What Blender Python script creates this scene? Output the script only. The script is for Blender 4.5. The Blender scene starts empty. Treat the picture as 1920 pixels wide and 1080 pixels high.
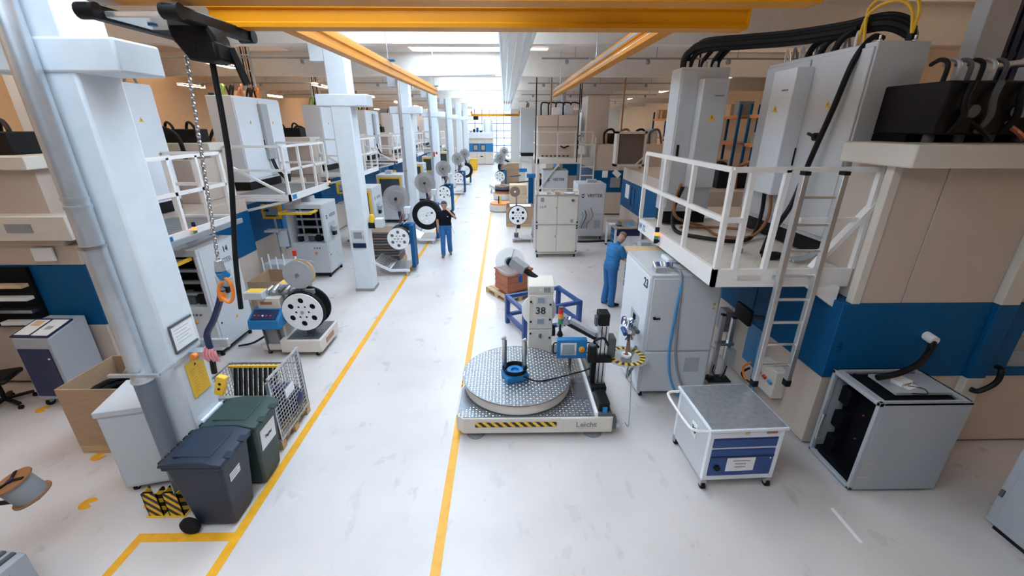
import bpy, bmesh, math, random
from mathutils import Vector, Matrix
from mathutils.geometry import tessellate_polygon
random.seed(7)
PI = math.pi
S = bpy.context.scene
C = S.collection
# ---------------------------------------------------------------- camera
cd = bpy.data.cameras.new('camera'); cam = bpy.data.objects.new('camera', cd); C.objects.link(cam)
cam.location = (0, 0, 4.0)
cam.rotation_euler = (math.radians(90 - 21.23), 0, math.radians(-0.95))
cd.sensor_width = 36.0; cd.sensor_fit = 'HORIZONTAL'; cd.lens = 785.0 / 1920.0 * 36.0
cd.clip_start = 0.05; cd.clip_end = 300
S.camera = cam
# ---------------------------------------------------------------- world, exposure
w = bpy.data.worlds.new('world'); S.world = w; w.use_nodes = True
bg = w.node_tree.nodes['Background']
bg.inputs[0].default_value = (0.62, 0.82, 1.0, 1); bg.inputs[1].default_value = 4.0
vs = S.view_settings
vs.view_transform = 'Standard'; vs.look = 'None'; vs.gamma = 1.0; vs.use_curve_mapping = False
vs.exposure = 0.05
SKY_E = 8.5      # daylight on the opal roof glazing
SKY_S = 0.35      # side roof glazing
LAMP_E = 23.0
# ---------------------------------------------------------------- materials
MT = {}
def mat(name, col, rough=0.5, metal=0.0, var=0.06, scale=6.0, bump=0.0, bscale=60.0, emit=None, es=0.0, alpha=1.0, trans=0.0, coat=0.0, stretch=None, spec=None):
    m = bpy.data.materials.new(name); m.use_nodes = True
    nt = m.node_tree; b = nt.nodes['Principled BSDF']
    b.inputs['Roughness'].default_value = rough; b.inputs['Metallic'].default_value = metal
    if spec is not None: b.inputs['Specular IOR Level'].default_value = spec
    if coat: b.inputs['Coat Weight'].default_value = coat
    tc = nt.nodes.new('ShaderNodeTexCoord'); n = nt.nodes.new('ShaderNodeTexNoise')
    n.inputs['Scale'].default_value = scale; n.inputs['Detail'].default_value = 4
    src = tc.outputs['Object']
    if stretch:
        mp = nt.nodes.new('ShaderNodeMapping'); mp.inputs['Scale'].default_value = stretch
        nt.links.new(src, mp.inputs[0]); src = mp.outputs[0]
    nt.links.new(src, n.inputs['Vector'])
    r = nt.nodes.new('ShaderNodeValToRGB')
    r.color_ramp.elements[0].position = 0.3; r.color_ramp.elements[1].position = 0.7
    r.color_ramp.elements[0].color = tuple(c * (1 - var) for c in col) + (1,)
    r.color_ramp.elements[1].color = tuple(min(1, c * (1 + var)) for c in col) + (1,)
    nt.links.new(n.outputs['Fac'], r.inputs[0]); nt.links.new(r.outputs[0], b.inputs['Base Color'])
    if bump:
        n2 = nt.nodes.new('ShaderNodeTexNoise'); n2.inputs['Scale'].default_value = bscale
        nt.links.new(src, n2.inputs['Vector'])
        bp = nt.nodes.new('ShaderNodeBump'); bp.inputs['Strength'].default_value = bump; bp.inputs['Distance'].default_value = 0.01
        nt.links.new(n2.outputs['Fac'], bp.inputs['Height']); nt.links.new(bp.outputs[0], b.inputs['Normal'])
    if emit:
        b.inputs['Emission Color'].default_value = emit + (1,); b.inputs['Emission Strength'].default_value = es
    if alpha < 1: b.inputs['Alpha'].default_value = alpha
    if trans: b.inputs['Transmission Weight'].default_value = trans
    MT[name] = m
    return m
mat('beamwhite', (.84, .79, .73), .75, var=.03, bump=.05)
mat('wallwhite', (.80, .79, .76), .75, var=.03, bump=.05)
mat('wallwarm', (.86, .65, .45), .8, var=.04, bump=.05)
mat('ceil', (.78, .71, .65), .8, var=.03, bump=.04)
mat('concrete', (.74, .785, .83), .6, var=.03, bump=.06, bscale=30)
mat('plinth', (.30, .30, .31), .6)
mat('opal', (.9, .93, 1), .4, emit=(.64, .825, 1.0), es=SKY_E, var=.01)
mat('opalside', (.9, .93, 1), .4, emit=(1.0, .80, .60), es=SKY_S, var=.01)
mat('added_uplight', (.9, .9, .9), .4, emit=(1.0, .72, .48), es=LAMP_E * 2.5, var=.01)  # glow added on the lamp tops to warm the ceiling
mat('boxgrey', (.40, .43, .47), .42, var=.02, scale=2)
mat('lamp', (.9, .9, .9), .4, emit=(1.0, .72, .44), es=LAMP_E * .8, var=.01)
mat('cream', (.60, .50, .43), .42, var=.025, scale=2)
mat('creamlight', (.70, .65, .58), .42, var=.025, scale=2)
mat('railwhite', (.88, .86, .84), .4, var=.03)
mat('blue', (.001, .085, .235), .5, spec=.2, var=.06, scale=2)
mat('blueframe', (.02, .07, .26), .4, var=.06)
mat('brightblue', (.012, .19, .46), .38, var=.05)
mat('darkblue', (.004, .014, .075), .38, var=.06)
mat('cabgrey', (.60, .62, .65), .38, var=.02, scale=2)
mat('cabwhite', (.80, .84, .90), .36, var=.02, scale=2)
mat('cabshade', (.42, .44, .47), .4, var=.03)
mat('black', (.006, .006, .007), .5, var=.2, spec=.25)
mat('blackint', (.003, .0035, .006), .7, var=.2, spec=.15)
mat('rubber', (.009, .009, .011), .75, var=.2, bump=.1, spec=.2)
mat('steel', (.55, .56, .58), .28, 1.0, var=.08, scale=12)
mat('alu', (.72, .73, .75), .32, .9, var=.05, scale=10)
mat('duct', (.62, .68, .74), .3, .75, var=.08, scale=5)
mat('pvc', (.16, .19, .23), .5, var=.05)
mat('tray', (.74, .73, .71), .3, .6, var=.06, scale=2)
mat('galv', (.52, .54, .57), .4, .7, var=.12, scale=16)
mat('tread', (.21, .225, .25), .42, .75, var=.1, scale=20)
mat('treadstud', (.78, .80, .82), .25, .9, var=.05)
mat('craneyellow', (.62, .235, .001), .42, var=.05, scale=3, spec=.3)
mat('yellow', (.85, .50, .03), .5, var=.06)
mat('paintyellow', (.84, .40, .02), .45, var=.10, scale=9)
mat('signyellow', (.88, .56, .04), .5, var=.02)
mat('carton', (.44, .29, .18), .8, var=.06, stretch=(1, 1, 6))
mat('cartonpale', (.66, .50, .33), .8, var=.06)
mat('wood', (.55, .38, .22), .7, var=.22, scale=8, stretch=(1, 8, 8), bump=.15)
mat('woodtop', (.40, .33, .27), .6, var=.12)
mat('beech', (.74, .54, .30), .5, var=.1, stretch=(1, 9, 9))
mat('terracotta', (.43, .15, .07), .55, var=.08)
mat('orange', (.80, .22, .03), .5)
mat('red', (.55, .03, .02), .4)
mat('redlit', (.9, .12, .03), .4, emit=(1, .22, .04), es=2.5)
mat('amber', (.85, .30, .03), .35)
mat('greenlamp', (.05, .30, .17), .35)
mat('paper', (.86, .87, .88), .7, var=.02)
mat('ink', (.03, .03, .04), .6)
mat('inkgrey', (.25, .26, .28), .6)
mat('binblue', (.013, .024, .048), .5, var=.12, scale=5, bump=.06)
mat('bingreen', (.018, .048, .045), .5, var=.1, scale=5, bump=.06)
mat('darkgrey', (.09, .095, .105), .5, var=.08)
mat('midgrey', (.28, .29, .31), .5, var=.06)
mat('screen', (.30, .36, .40), .15, var=.05)
mat('screendark', (.05, .06, .07), .12, var=.1)
mat('skin', (.52, .30, .22), .55, var=.06)
mat('hair', (.05, .03, .022), .6, var=.15)
mat('hairshort', (.22, .14, .10), .7, var=.15)
mat('navy', (.005, .006, .013), .85, var=.15, bump=.2, spec=.2)
mat('workblue', (.02, .13, .36), .8, var=.12, bump=.2)
mat('shirtblue', (.02, .17, .42), .8, var=.1, bump=.2)
mat('shoe', (.12, .11, .10), .6)
mat('hosebrown', (.30, .13, .05), .5)
mat('hoseblue', (.05, .30, .62), .4)
mat('hosegreen', (.22, .42, .10), .5)
mat('copper', (.45, .20, .12), .35, .5, var=.1, scale=20)
mat('coil', (.26, .18, .14), .45, .3, var=.2, scale=30)
mat('pink', (.75, .28, .30), .6)
mat('clear', (.88, .91, .94), .1, trans=.0, alpha=.22, var=.01)
mat('smoke', (.40, .38, .38), .3, alpha=.40, var=.05)
mat('glass', (.85, .92, .95), .05, alpha=.25, var=.01)
mat('cleancrate', (.62, .68, .74), .2, alpha=.6, var=.05)
mat('cooler', (.24, .19, .16), .6, .2, var=.15, scale=30, stretch=(8, 8, 1))
mat('silver', (.80, .80, .80), .2, .8)
# floor: pale epoxy with faint scuffs
def floor_mat():
    m = bpy.data.materials.new('epoxyfloor'); m.use_nodes = True; nt = m.node_tree; b = nt.nodes['Principled BSDF']
    tc = nt.nodes.new('ShaderNodeTexCoord')
    def noise(s, d, stretch=None):
        n = nt.nodes.new('ShaderNodeTexNoise'); n.inputs['Scale'].default_value = s; n.inputs['Detail'].default_value = d
        if stretch:
            mp = nt.nodes.new('ShaderNodeMapping'); mp.inputs['Scale'].default_value = stretch
            nt.links.new(tc.outputs['Object'], mp.inputs[0]); nt.links.new(mp.outputs[0], n.inputs['Vector'])
        else: nt.links.new(tc.outputs['Object'], n.inputs['Vector'])
        return n
    n1 = noise(.7, 6); r1 = nt.nodes.new('ShaderNodeValToRGB')
    r1.color_ramp.elements[0].position = .35; r1.color_ramp.elements[0].color = (.60, .555, .54, 1)
    r1.color_ramp.elements[1].position = .65; r1.color_ramp.elements[1].color = (.69, .64, .62, 1)
    nt.links.new(n1.outputs['Fac'], r1.inputs[0])
    n2 = noise(5, 9, (1, .35, 1)); r2 = nt.nodes.new('ShaderNodeValToRGB')
    r2.color_ramp.elements[0].position = .62; r2.color_ramp.elements[0].color = (1, 1, 1, 1)
    r2.color_ramp.elements[1].position = .80; r2.color_ramp.elements[1].color = (.72, .72, .73, 1)
    nt.links.new(n2.outputs['Fac'], r2.inputs[0])
    mx = nt.nodes.new('ShaderNodeMix'); mx.data_type = 'RGBA'; mx.blend_type = 'MULTIPLY'; mx.inputs[0].default_value = 1
    nt.links.new(r1.outputs[0], mx.inputs[6]); nt.links.new(r2.outputs[0], mx.inputs[7])
    nt.links.new(mx.outputs[2], b.inputs['Base Color'])
    r3 = nt.nodes.new('ShaderNodeValToRGB')
    r3.color_ramp.elements[0].color = (.20, .20, .20, 1); r3.color_ramp.elements[1].color = (.42, .42, .42, 1)
    nt.links.new(noise(2.2, 5).outputs['Fac'], r3.inputs[0]); nt.links.new(r3.outputs[0], b.inputs['Roughness'])
    MT['epoxyfloor'] = m
floor_mat()
def stripes_mat(name, a, bcol, freq, slant):
    m = bpy.data.materials.new(name); m.use_nodes = True; nt = m.node_tree; b = nt.nodes['Principled BSDF']
    tc = nt.nodes.new('ShaderNodeTexCoord'); sp = nt.nodes.new('ShaderNodeSeparateXYZ'); nt.links.new(tc.outputs['Object'], sp.inputs[0])
    ml = nt.nodes.new('ShaderNodeMath'); ml.operation = 'MULTIPLY'; ml.inputs[1].default_value = slant; nt.links.new(sp.outputs[2], ml.inputs[0])
    ad = nt.nodes.new('ShaderNodeMath'); ad.operation = 'ADD'; nt.links.new(sp.outputs[0], ad.inputs[0]); nt.links.new(ml.outputs[0], ad.inputs[1])
    ad2 = nt.nodes.new('ShaderNodeMath'); ad2.operation = 'ADD'; nt.links.new(ad.outputs[0], ad2.inputs[0]); nt.links.new(sp.outputs[1], ad2.inputs[1])
    fr = nt.nodes.new('ShaderNodeMath'); fr.operation = 'MULTIPLY'; fr.inputs[1].default_value = freq; nt.links.new(ad2.outputs[0], fr.inputs[0])
    f2 = nt.nodes.new('ShaderNodeMath'); f2.operation = 'FRACT'; nt.links.new(fr.outputs[0], f2.inputs[0])
    gt = nt.nodes.new('ShaderNodeMath'); gt.operation = 'GREATER_THAN'; gt.inputs[1].default_value = .5; nt.links.new(f2.outputs[0], gt.inputs[0])
    mx = nt.nodes.new('ShaderNodeMix'); mx.data_type = 'RGBA'; nt.links.new(gt.outputs[0], mx.inputs[0])
    mx.inputs[6].default_value = a + (1,); mx.inputs[7].default_value = bcol + (1,)
    nt.links.new(mx.outputs[2], b.inputs['Base Color']); b.inputs['Roughness'].default_value = .5
    MT[name] = m
stripes_mat('hazard', (.85, .48, .02), (.012, .012, .014), 9.0, 1.0)
# ---------------------------------------------------------------- mesh builder
class M:
    def __init__(s): s.v = []; s.f = []
    def add(s, vs_, fs_):
        o = len(s.v); s.v += [tuple(v) for v in vs_]; s.f += [tuple(i + o for i in f) for f in fs_]; return s
    def box(s, x0, y0, z0, x1, y1, z1, mtx=None):
        if x0 > x1: x0, x1 = x1, x0
        if y0 > y1: y0, y1 = y1, y0
        if z0 > z1: z0, z1 = z1, z0
        v = [(x0, y0, z0), (x1, y0, z0), (x1, y1, z0), (x0, y1, z0), (x0, y0, z1), (x1, y0, z1), (x1, y1, z1), (x0, y1, z1)]
        if mtx is not None: v = [mtx @ Vector(p) for p in v]
        return s.add(v, [(0, 3, 2, 1), (4, 5, 6, 7), (0, 1, 5, 4), (1, 2, 6, 5), (2, 3, 7, 6), (3, 0, 4, 7)])
    def bar(s, p, q, w, h=None, up=(0, 0, 1)):
        p = Vector(p); q = Vector(q); d = q - p; L = d.length; d.normalize(); u = Vector(up)
        if abs(d.dot(u)) > .98: u = Vector((1, 0, 0)) if abs(d.x) < .9 else Vector((0, 1, 0))
        r = d.cross(u).normalized(); u = r.cross(d).normalized(); h = h or w
        m = Matrix((r, d, u)).transposed().to_4x4(); m.translation = p
        return s.box(-w / 2, 0, -h / 2, w / 2, L, h / 2, m)
    def cyl(s, p, q, r, r2=None, n=16, cap=True):
        p = Vector(p); q = Vector(q); d = (q - p).normalized(); r2 = r if r2 is None else r2
        u = Vector((0, 0, 1)) if abs(d.z) < .9 else Vector((1, 0, 0))
        a = d.cross(u).normalized(); b = d.cross(a).normalized()
        v = []
        for i in range(n):
            t = 2 * PI * i / n; e = a * math.cos(t) + b * math.sin(t)
            v += [p + e * r, q + e * r2]
        f = [(2 * i, 2 * i + 1, (2 * i + 3) % (2 * n), (2 * i + 2) % (2 * n)) for i in range(n)]
        if cap: f += [tuple(2 * i for i in range(n)), tuple(2 * i + 1 for i in reversed(range(n)))]
        return s.add(v, f)
    def tube(s, pts, r, n=8, smooth=True):
        P = [Vector(p) for p in pts]
        if smooth and len(P) > 2:
            Q = []
            for i in range(len(P) - 1):
                p0 = P[max(i - 1, 0)]; p1 = P[i]; p2 = P[i + 1]; p3 = P[min(i + 2, len(P) - 1)]
                for k in range(6):
                    t = k / 6
                    Q.append(.5 * ((2 * p1) + (-p0 + p2) * t + (2 * p0 - 5 * p1 + 4 * p2 - p3) * t * t + (-p0 + 3 * p1 - 3 * p2 + p3) * t ** 3))
            Q.append(P[-1]); P = Q
        v = []; f = []; prev = None
        for i, p in enumerate(P):
            d = (P[min(i + 1, len(P) - 1)] - P[max(i - 1, 0)])
            if d.length < 1e-6: d = Vector((0, 0, 1))
            d.normalize()
            if prev is None:
                u = Vector((0, 0, 1)) if abs(d.z) < .9 else Vector((1, 0, 0)); a = d.cross(u).normalized()
            else:
                a = (prev - d * prev.dot(d))
                a = a.normalized() if a.length > 1e-6 else d.orthogonal().normalized()
            prev = a; b = d.cross(a).normalized()
            v += [p + (a * math.cos(2 * PI * k / n) + b * math.sin(2 * PI * k / n)) * r for k in range(n)]
        for i in range(len(P) - 1):
            for k in range(n):
                f.append((i * n + k, i * n + (k + 1) % n, (i + 1) * n + (k + 1) % n, (i + 1) * n + k))
        f.append(tuple(reversed(range(n)))); f.append(tuple((len(P) - 1) * n + k for k in range(n)))
        return s.add(v, f)
    def lathe(s, prof, c=(0, 0, 0), axis='z', n=24):
        v = []; k = len(prof)
        for i in range(n):
            t = 2 * PI * i / n; ct, st = math.cos(t), math.sin(t)
            for r, h in prof:
                q = {'z': (r * ct, r * st, h), 'x': (h, r * ct, r * st), 'y': (r * st, h, r * ct)}[axis]
                v.append((c[0] + q[0], c[1] + q[1], c[2] + q[2]))
        f = []
        for i in range(n):
            j = (i + 1) % n
            for m_ in range(k - 1):
                f.append((i * k + m_, j * k + m_, j * k + m_ + 1, i * k + m_ + 1))
        return s.add(v, f)
    def prism(s, poly, d0, d1, axis='y', holes=()):
        # poly in the plane across the axis: axis y -> (x,z), x -> (y,z), z -> (x,y)
        loops = [list(poly)] + [list(h) for h in holes]
        tri = tessellate_polygon([[Vector((a, b, 0)) for a, b in l] for l in loops])
        flat = [p for l in loops for p in l]; n = len(flat)
        def P(a, b, d): return {'y': (a, d, b), 'x': (d, a, b), 'z': (a, b, d)}[axis]
        v = [P(a, b, d0) for a, b in flat] + [P(a, b, d1) for a, b in flat]
        f = [tuple(t) for t in tri] + [tuple(i + n for i in reversed(t)) for t in tri]
        o = 0
        for l in loops:
            k = len(l)
            for i in range(k):
                j = (i + 1) % k
                f.append((o + i, o + j, o + j + n, o + i + n))
            o += k
        return s.add(v, f)
    def mesh(s, name):
        me = bpy.data.meshes.new(name); me.from_pydata(s.v, [], s.f)
        bm = bmesh.new(); bm.from_mesh(me); bmesh.ops.recalc_face_normals(bm, faces=bm.faces); bm.to_mesh(me); bm.free()
        me.polygons.foreach_set('use_smooth', [True] * len(me.polygons)); me.set_sharp_from_angle(angle=math.radians(38))
        return me
    def build(s, name, m, parent=None, bevel=0, world=False, label=None, stuff=False):
        if world and parent is not None:
            L = parent.location; p2 = parent.parent
            L = Vector(L)
            while p2 is not None: L = L + p2.location; p2 = p2.parent
            s.v = [(a - L[0], b - L[1], c - L[2]) for a, b, c in s.v]
        me = s.mesh(name); me.materials.append(MT[m] if isinstance(m, str) else m)
        o = bpy.data.objects.new(name, me); C.objects.link(o)
        if parent is not None: o.parent = parent
        if bevel:
            b = o.modifiers.new('bevel', 'BEVEL'); b.width = bevel; b.segments = 2; b.limit_method = 'ANGLE'; b.angle_limit = math.radians(50)
        if label: o['label'] = label
        if stuff: o['kind'] = 'stuff'
        return o
def B(x0, y0, z0, x1, y1, z1): return M().box(x0, y0, z0, x1, y1, z1)
def tag(o, label, cat, group=None):
    o['label'] = label; o['category'] = cat
    if group: o['group'] = group
    return o
def T(name, label, cat, loc=(0, 0, 0), rz=0, group=None):
    o = bpy.data.objects.new(name, None); C.objects.link(o); o.location = loc; o.rotation_euler = (0, 0, rz)
    o.empty_display_size = .1
    return tag(o, label, cat, group)
def struct(o): o['kind'] = 'structure'; return o
def copy_tree(o, parent=None):
    c = o.copy(); C.objects.link(c); c.parent = parent
    for ch in list(o.children): copy_tree(ch, c)
    return c
def clone(o, loc, label=None, rz=None, group=None):
    c = copy_tree(o); c.location = loc
    if label: c['label'] = label
    if rz is not None: c.rotation_euler = (0, 0, rz)
    if group: c['group'] = group
    return c
def rep(o, locs, parent):           # cheap copies of one part, sharing its mesh
    for l in locs:
        c = o.copy(); C.objects.link(c); c.parent = parent; c.location = l
def text(s, size, loc, face, m, parent, name='lettering', ext=.002, align='CENTER', rot=0, shear=0):
    # face: direction the lettering faces: '-y', '+x', '-x', '+z'
    cu = bpy.data.curves.new(name, 'FONT'); cu.body = s; cu.size = size; cu.extrude = ext; cu.align_x = align; cu.align_y = 'CENTER'; cu.shear = shear
    cu.resolution_u = 3; cu.offset = size * .018
    o = bpy.data.objects.new(name, cu)
    C.objects.link(o)
    dg = bpy.context.evaluated_depsgraph_get(); me = bpy.data.meshes.new_from_object(o.evaluated_get(dg))
    bpy.data.objects.remove(o)
    R = {'-y': Matrix.Rotation(PI / 2, 4, 'X'), '+x': Matrix.Rotation(PI / 2, 4, 'Z') @ Matrix.Rotation(PI / 2, 4, 'X'),
         '-x': Matrix.Rotation(-PI / 2, 4, 'Z') @ Matrix.Rotation(PI / 2, 4, 'X'), '+z': Matrix.Identity(4)}[face]
    me.transform(R @ Matrix.Rotation(rot, 4, 'Z'))
    me.materials.clear(); me.materials.append(MT[m])
    ob = bpy.data.objects.new(name, me); C.objects.link(ob); ob.location = loc; ob.parent = parent
    return ob
def circle(cx, cy, r, n=20, ph=0): return [(cx + r * math.cos(ph + 2 * PI * i / n), cy + r * math.sin(ph + 2 * PI * i / n)) for i in range(n)]
# ---------------------------------------------------------------- setting
XL, XR, Y0, Y1, ZC = -14.0, 13.0, -9.0, 51.0, 6.35
BEAMS = [4.0 + 6.35 * k for k in range(-2, 8)]
floor = struct(B(XL, Y0, -.2, XR, Y1, 0).build('floor', 'epoxyfloor'))
def line(x0, y0, x1, y1, m='paintyellow', nm='lane_line'): return B(x0, y0, .0005, x1, y1, .003).build(nm, m, floor)
line(-2.87, -2, -2.77, 49); line(-.74, -2, -.64, 20.5)
line(-3.86, 3.13, -2.87, 3.23); line(-3.86, -1, -3.77, 3.13)
for (x, y, a) in ((-4.75, 3.62, 0), (-5.28, 4.36, .6), (-4.02, 3.62, 2), (-7.0, 5.35, 0), (2.9, 9.05, 0)):
    n = 14; pts = [(x, y)] + [(x + .085 * math.cos(a + .5 + i * 5.3 / n), y + .085 * math.sin(a + .5 + i * 5.3 / n)) for i in range(n + 1)]
    M().prism(pts, .0005, .003, 'z').build('floor_dot', 'paintyellow', floor)
line(3.62, 3.0, 3.66, 3.42, 'paper', 'floor_tape')
struct(B(XL - .3, Y0, 0, XL, Y1, ZC).build('wall_left', 'wallwarm'))
struct(B(XR, Y0, 0, XR + .3, Y1, ZC).build('wall_right', 'wallwarm'))
struct(B(XL - .3, Y0 - .3, 0, XR + .3, Y0, ZC).build('wall_back', 'cream'))
# far wall with its tall window
WX0, WX1, WZ0, WZ1 = -4.2, .75, .3, 5.75
wf = M(); wf.box(XL - .3, Y1, 0, WX0, Y1 + .3, ZC); wf.box(WX1, Y1, 0, XR + .3, Y1 + .3, ZC); wf.box(WX0, Y1, 0, WX1, Y1 + .3, WZ0); wf.box(WX0, Y1, WZ1, WX1, Y1 + .3, ZC)
struct(wf.build('wall_far', 'wallwhite'))
fr = M()
nx, nz = 6, 7
for i in range(nx + 1):
    x = WX0 + (WX1 - WX0) * i / nx; fr.box(x - .035, Y1 + .1, WZ0, x + .035, Y1 + .17, WZ1)
for k in range(nz + 1):
    z = WZ0 + (WZ1 - WZ0) * k / nz; fr.box(WX0, Y1 + .1, z - .035, WX1, Y1 + .17, z + .035)
win = struct(fr.build('window_1', 'blue'))
for i in range(nx):
    for k in range(nz):
        x = WX0 + (WX1 - WX0) * i / nx; z = WZ0 + (WZ1 - WZ0) * k / nz
        B(x + .03, Y1 + .13, z + .03, x + (WX1 - WX0) / nx - .03, Y1 + .14, z + (WZ1 - WZ0) / nz - .03).build('pane', 'glass', win)
# ceiling slab with three strips of roof glazing
strips = [(-10.6, -7.2, 'opalside'), (-3.1, -.15, 'opal'), (7.6, 10.4, 'opalside')]
ZW = ZC + .12
cl = M(); xs = [XL - .3] + [v for a, b, _ in strips for v in (a, b)] + [XR + .3]
for i in range(0, len(xs), 2): cl.box(xs[i], Y0 - .3, ZC, xs[i + 1], Y1 + .3, ZC + .25)
for yb in BEAMS[1:] + [Y1]:
    for a, b, _ in strips: cl.box(a, yb - .45, ZC, b, yb + .45, ZC + .25)
for a, b, _ in strips: cl.box(a, Y0 - .3, ZC, b, BEAMS[1] - .45, ZC + .25)
ceiling = struct(cl.build('ceiling', 'ceil'))
for a, b, _ in strips:
    for i in range(1, len(BEAMS) - 1):
        ya, yb = BEAMS[i] + .45, BEAMS[i + 1] - .45
        for bb in ((a - .1, ya - .1, a, yb + .1), (b, ya - .1, b + .1, yb + .1), (a, ya - .1, b, ya), (a, yb, b, yb + .1)): B(bb[0], bb[1], ZC + .2, bb[2], bb[3], ZW + .1).build('lantern_curb', 'ceil', ceiling)
wn = 2
for a, b, m in strips:
    for i in range(1, len(BEAMS) - 1):
        ya, yb = BEAMS[i] + .45, BEAMS[i + 1] - .45
        f = M(); n = 6
        for k in range(n + 1):
            y = ya + (yb - ya) * k / n; f.box(a, y - .02, ZW + .03, b, y + .02, ZW + .09)
        for x in (a, (a + b) / 2, b): f.box(x - .03, ya, ZW + .03, x + .03, yb, ZW + .09)
        wo = struct(f.build('window_%d' % wn, 'railwhite')); wn += 1
        for k in range(n):
            for (xa, xb) in ((a + .03, (a + b) / 2 - .03), ((a + b) / 2 + .03, b - .03)):
                B(xa, ya + (yb - ya) * k / n + .02, ZW + .05, xb, ya + (yb - ya) * (k + 1) / n - .02, ZW + .07).build('pane', m, wo)
# transverse roof beams and columns
for yb in BEAMS:
    M().prism([(yb - .19, ZC), (yb - .15, 5.62), (yb + .15, 5.62), (yb + .19, ZC)], XL, XR, 'x').build('roof_beam', 'beamwhite')['kind'] = 'structure'
    b2 = M()
    b2.box(XL, yb + 3.0, 6.08, XR, yb + 3.28, ZC)
    if yb + 3.3 < Y1: b2.build('roof_purlin', 'ceil')['kind'] = 'structure'
cols = []
for i, yb in enumerate(BEAMS[2:-1]):
    m = M(); x0, x1, h = -3.85, -3.41, .22
    m.box(x0, yb - h, .0, x1, yb + h, 5.62)
    o = m.build('column', 'concrete', bevel=.025); struct(o); cols.append(o)
    B(x0 - .30, yb - h - .02, 4.39, x1 + .38, yb + h + .02, 4.64).build('corbel', 'concrete', o, bevel=.02)
    B(x0 - .28, yb - h - .01, 5.28, x0, yb + h, 5.62).build('haunch', 'concrete', o)
    f = M(); f.box(x0 - .012, yb - h - .012, 0, x1 + .012, yb + h + .012, .075); f.build('skirting', 'plinth', o)
# rear brick-coloured upstand seen behind the left machines, shelf ledge
struct(B(XL, 4, 3.05, XL + .5, 50, 3.25).build('trim_1', 'cream'))
# ceiling lamps
def clight(x, y, wx, wy, label, grp, LZ=5.95):
    t = T('ceiling_light', label, 'light', (x, y, LZ), 0, grp)
    B(-wx, -wy, .0, wx, wy, .05).build('housing', 'railwhite', t)
    B(-wx + .02, -wy + .02, -.01, wx - .02, wy - .02, .0).build('diffuser', 'lamp', t)
    B(-wx + .02, -wy + .02, .05, wx - .02, wy - .02, .058).build('added_up_panel', 'added_uplight', t)  # added upward glow on top of the housing, lights the ceiling
    h = M()
    for sx in (-1, 1): h.cyl((sx * wx * .7, 0, .05), (sx * wx * .7, 0, ZC - LZ), .006, n=6)
    h.build('hanger', 'steel', t)
for i, yb in enumerate(BEAMS[1:-1]):
    clight(.95, yb + 2.7, .26, .13, 'small warm ceiling panel lamp hung beside the aluminium busbar duct', 'panel lamps beside the busbar duct')
    for x, lab, g in ((8.6, 'long warm strip lamp hung above the right machine row', 'strip lamps above the right machines'), (-7.2, 'long warm strip lamp hung above the left machine row', 'strip lamps above the left machines'), (-12.2, 'long warm strip lamp added close to the tan left wall to brighten it', 'added strip lamps by the left wall')):  # last row is added to brighten the left wall
        clight(x, yb + 1.6, .09, .7, lab, g, 5.42 if x < 0 else 5.7)
# aluminium busbar duct over the aisle
bd = T('busbar_duct', 'long ribbed aluminium busbar duct hung under the roof beams above the aisle', 'duct', (.2, 3, 5.3))
B(-.27, 0, .02, .27, 45, .26).build('duct_body', 'tray', bd)
for k in range(5): B(-.27 + k * .135 - .012, 0, -.03, -.27 + k * .135 + .012, 45, .02).build('rib', 'silver', bd)
for k in range(8): M().bar((-.3, 1 + 6.35 * k, .28), (.3, 1 + 6.35 * k, .28), .05, .04).build('bracket', 'steel', bd)
for k in range(4): B(-.2 + .135 * k - .03, 24, -.035, -.2 + .135 * k + .03, 26, -.03).build('copper_contact', 'orange', bd)
# downpipes
dp = T('downpipe', 'large blue-grey spiral duct strapped to the column behind the wheelie bins', 'pipe', (-3.66, 3.66, 0))
M().cyl((0, 0, 1.62), (0, 0, 5.6), .088, n=28).build('upper_pipe', 'duct', dp)
M().cyl((0, 0, 0), (0, 0, 1.62), .085, n=28).build('lower_pipe', 'pvc', dp)
for z, r in ((1.62, .097), (1.70, .094), (3.35, .094), (3.42, .093), (3.0, .097)):
    M().cyl((0, 0, z - .015), (0, 0, z + .015), r, n=28).build('pipe_collar', 'steel' if z == 3.0 else 'duct', dp)
for yb, lab in ((BEAMS[4], 'thin grey rain pipe running down the third white column from the bins'), (BEAMS[5], 'thin grey rain pipe running down the fourth white column from the bins'), (BEAMS[6], 'thin grey rain pipe running down the fifth white column from the bins')):
    d = T('rain_pipe', lab, 'pipe', (-3.74, yb - .31, 0))
    M().cyl((0, 0, 0), (0, 0, 5.55), .05, n=14).build('pipe', 'duct' if yb > 20 else 'alu', d)
    for z in (.9, 2.4, 3.9): M().cyl((0, 0, z - .03), (0, 0, z + .03), .062, n=14).build('pipe_clamp', 'steel', d)
rp = T('roof_pipe', 'blue-grey drain pipe crossing under the roof from the third white column', 'pipe', (-3.2, 16.2, 5.2))
M().tube([(0, 0, 0), (0, 0, .2), (.1, 0, .36), (.45, 0, .40), (2.9, 0, .44)], .045, 12).build('pipe', 'duct', rp)
M().tube([(0, 0, .05), (-.1, 0, .28), (-.5, -.1, .36), (-.9, -.3, .6)], .045, 12).build('branch_pipe', 'duct', rp)
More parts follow.
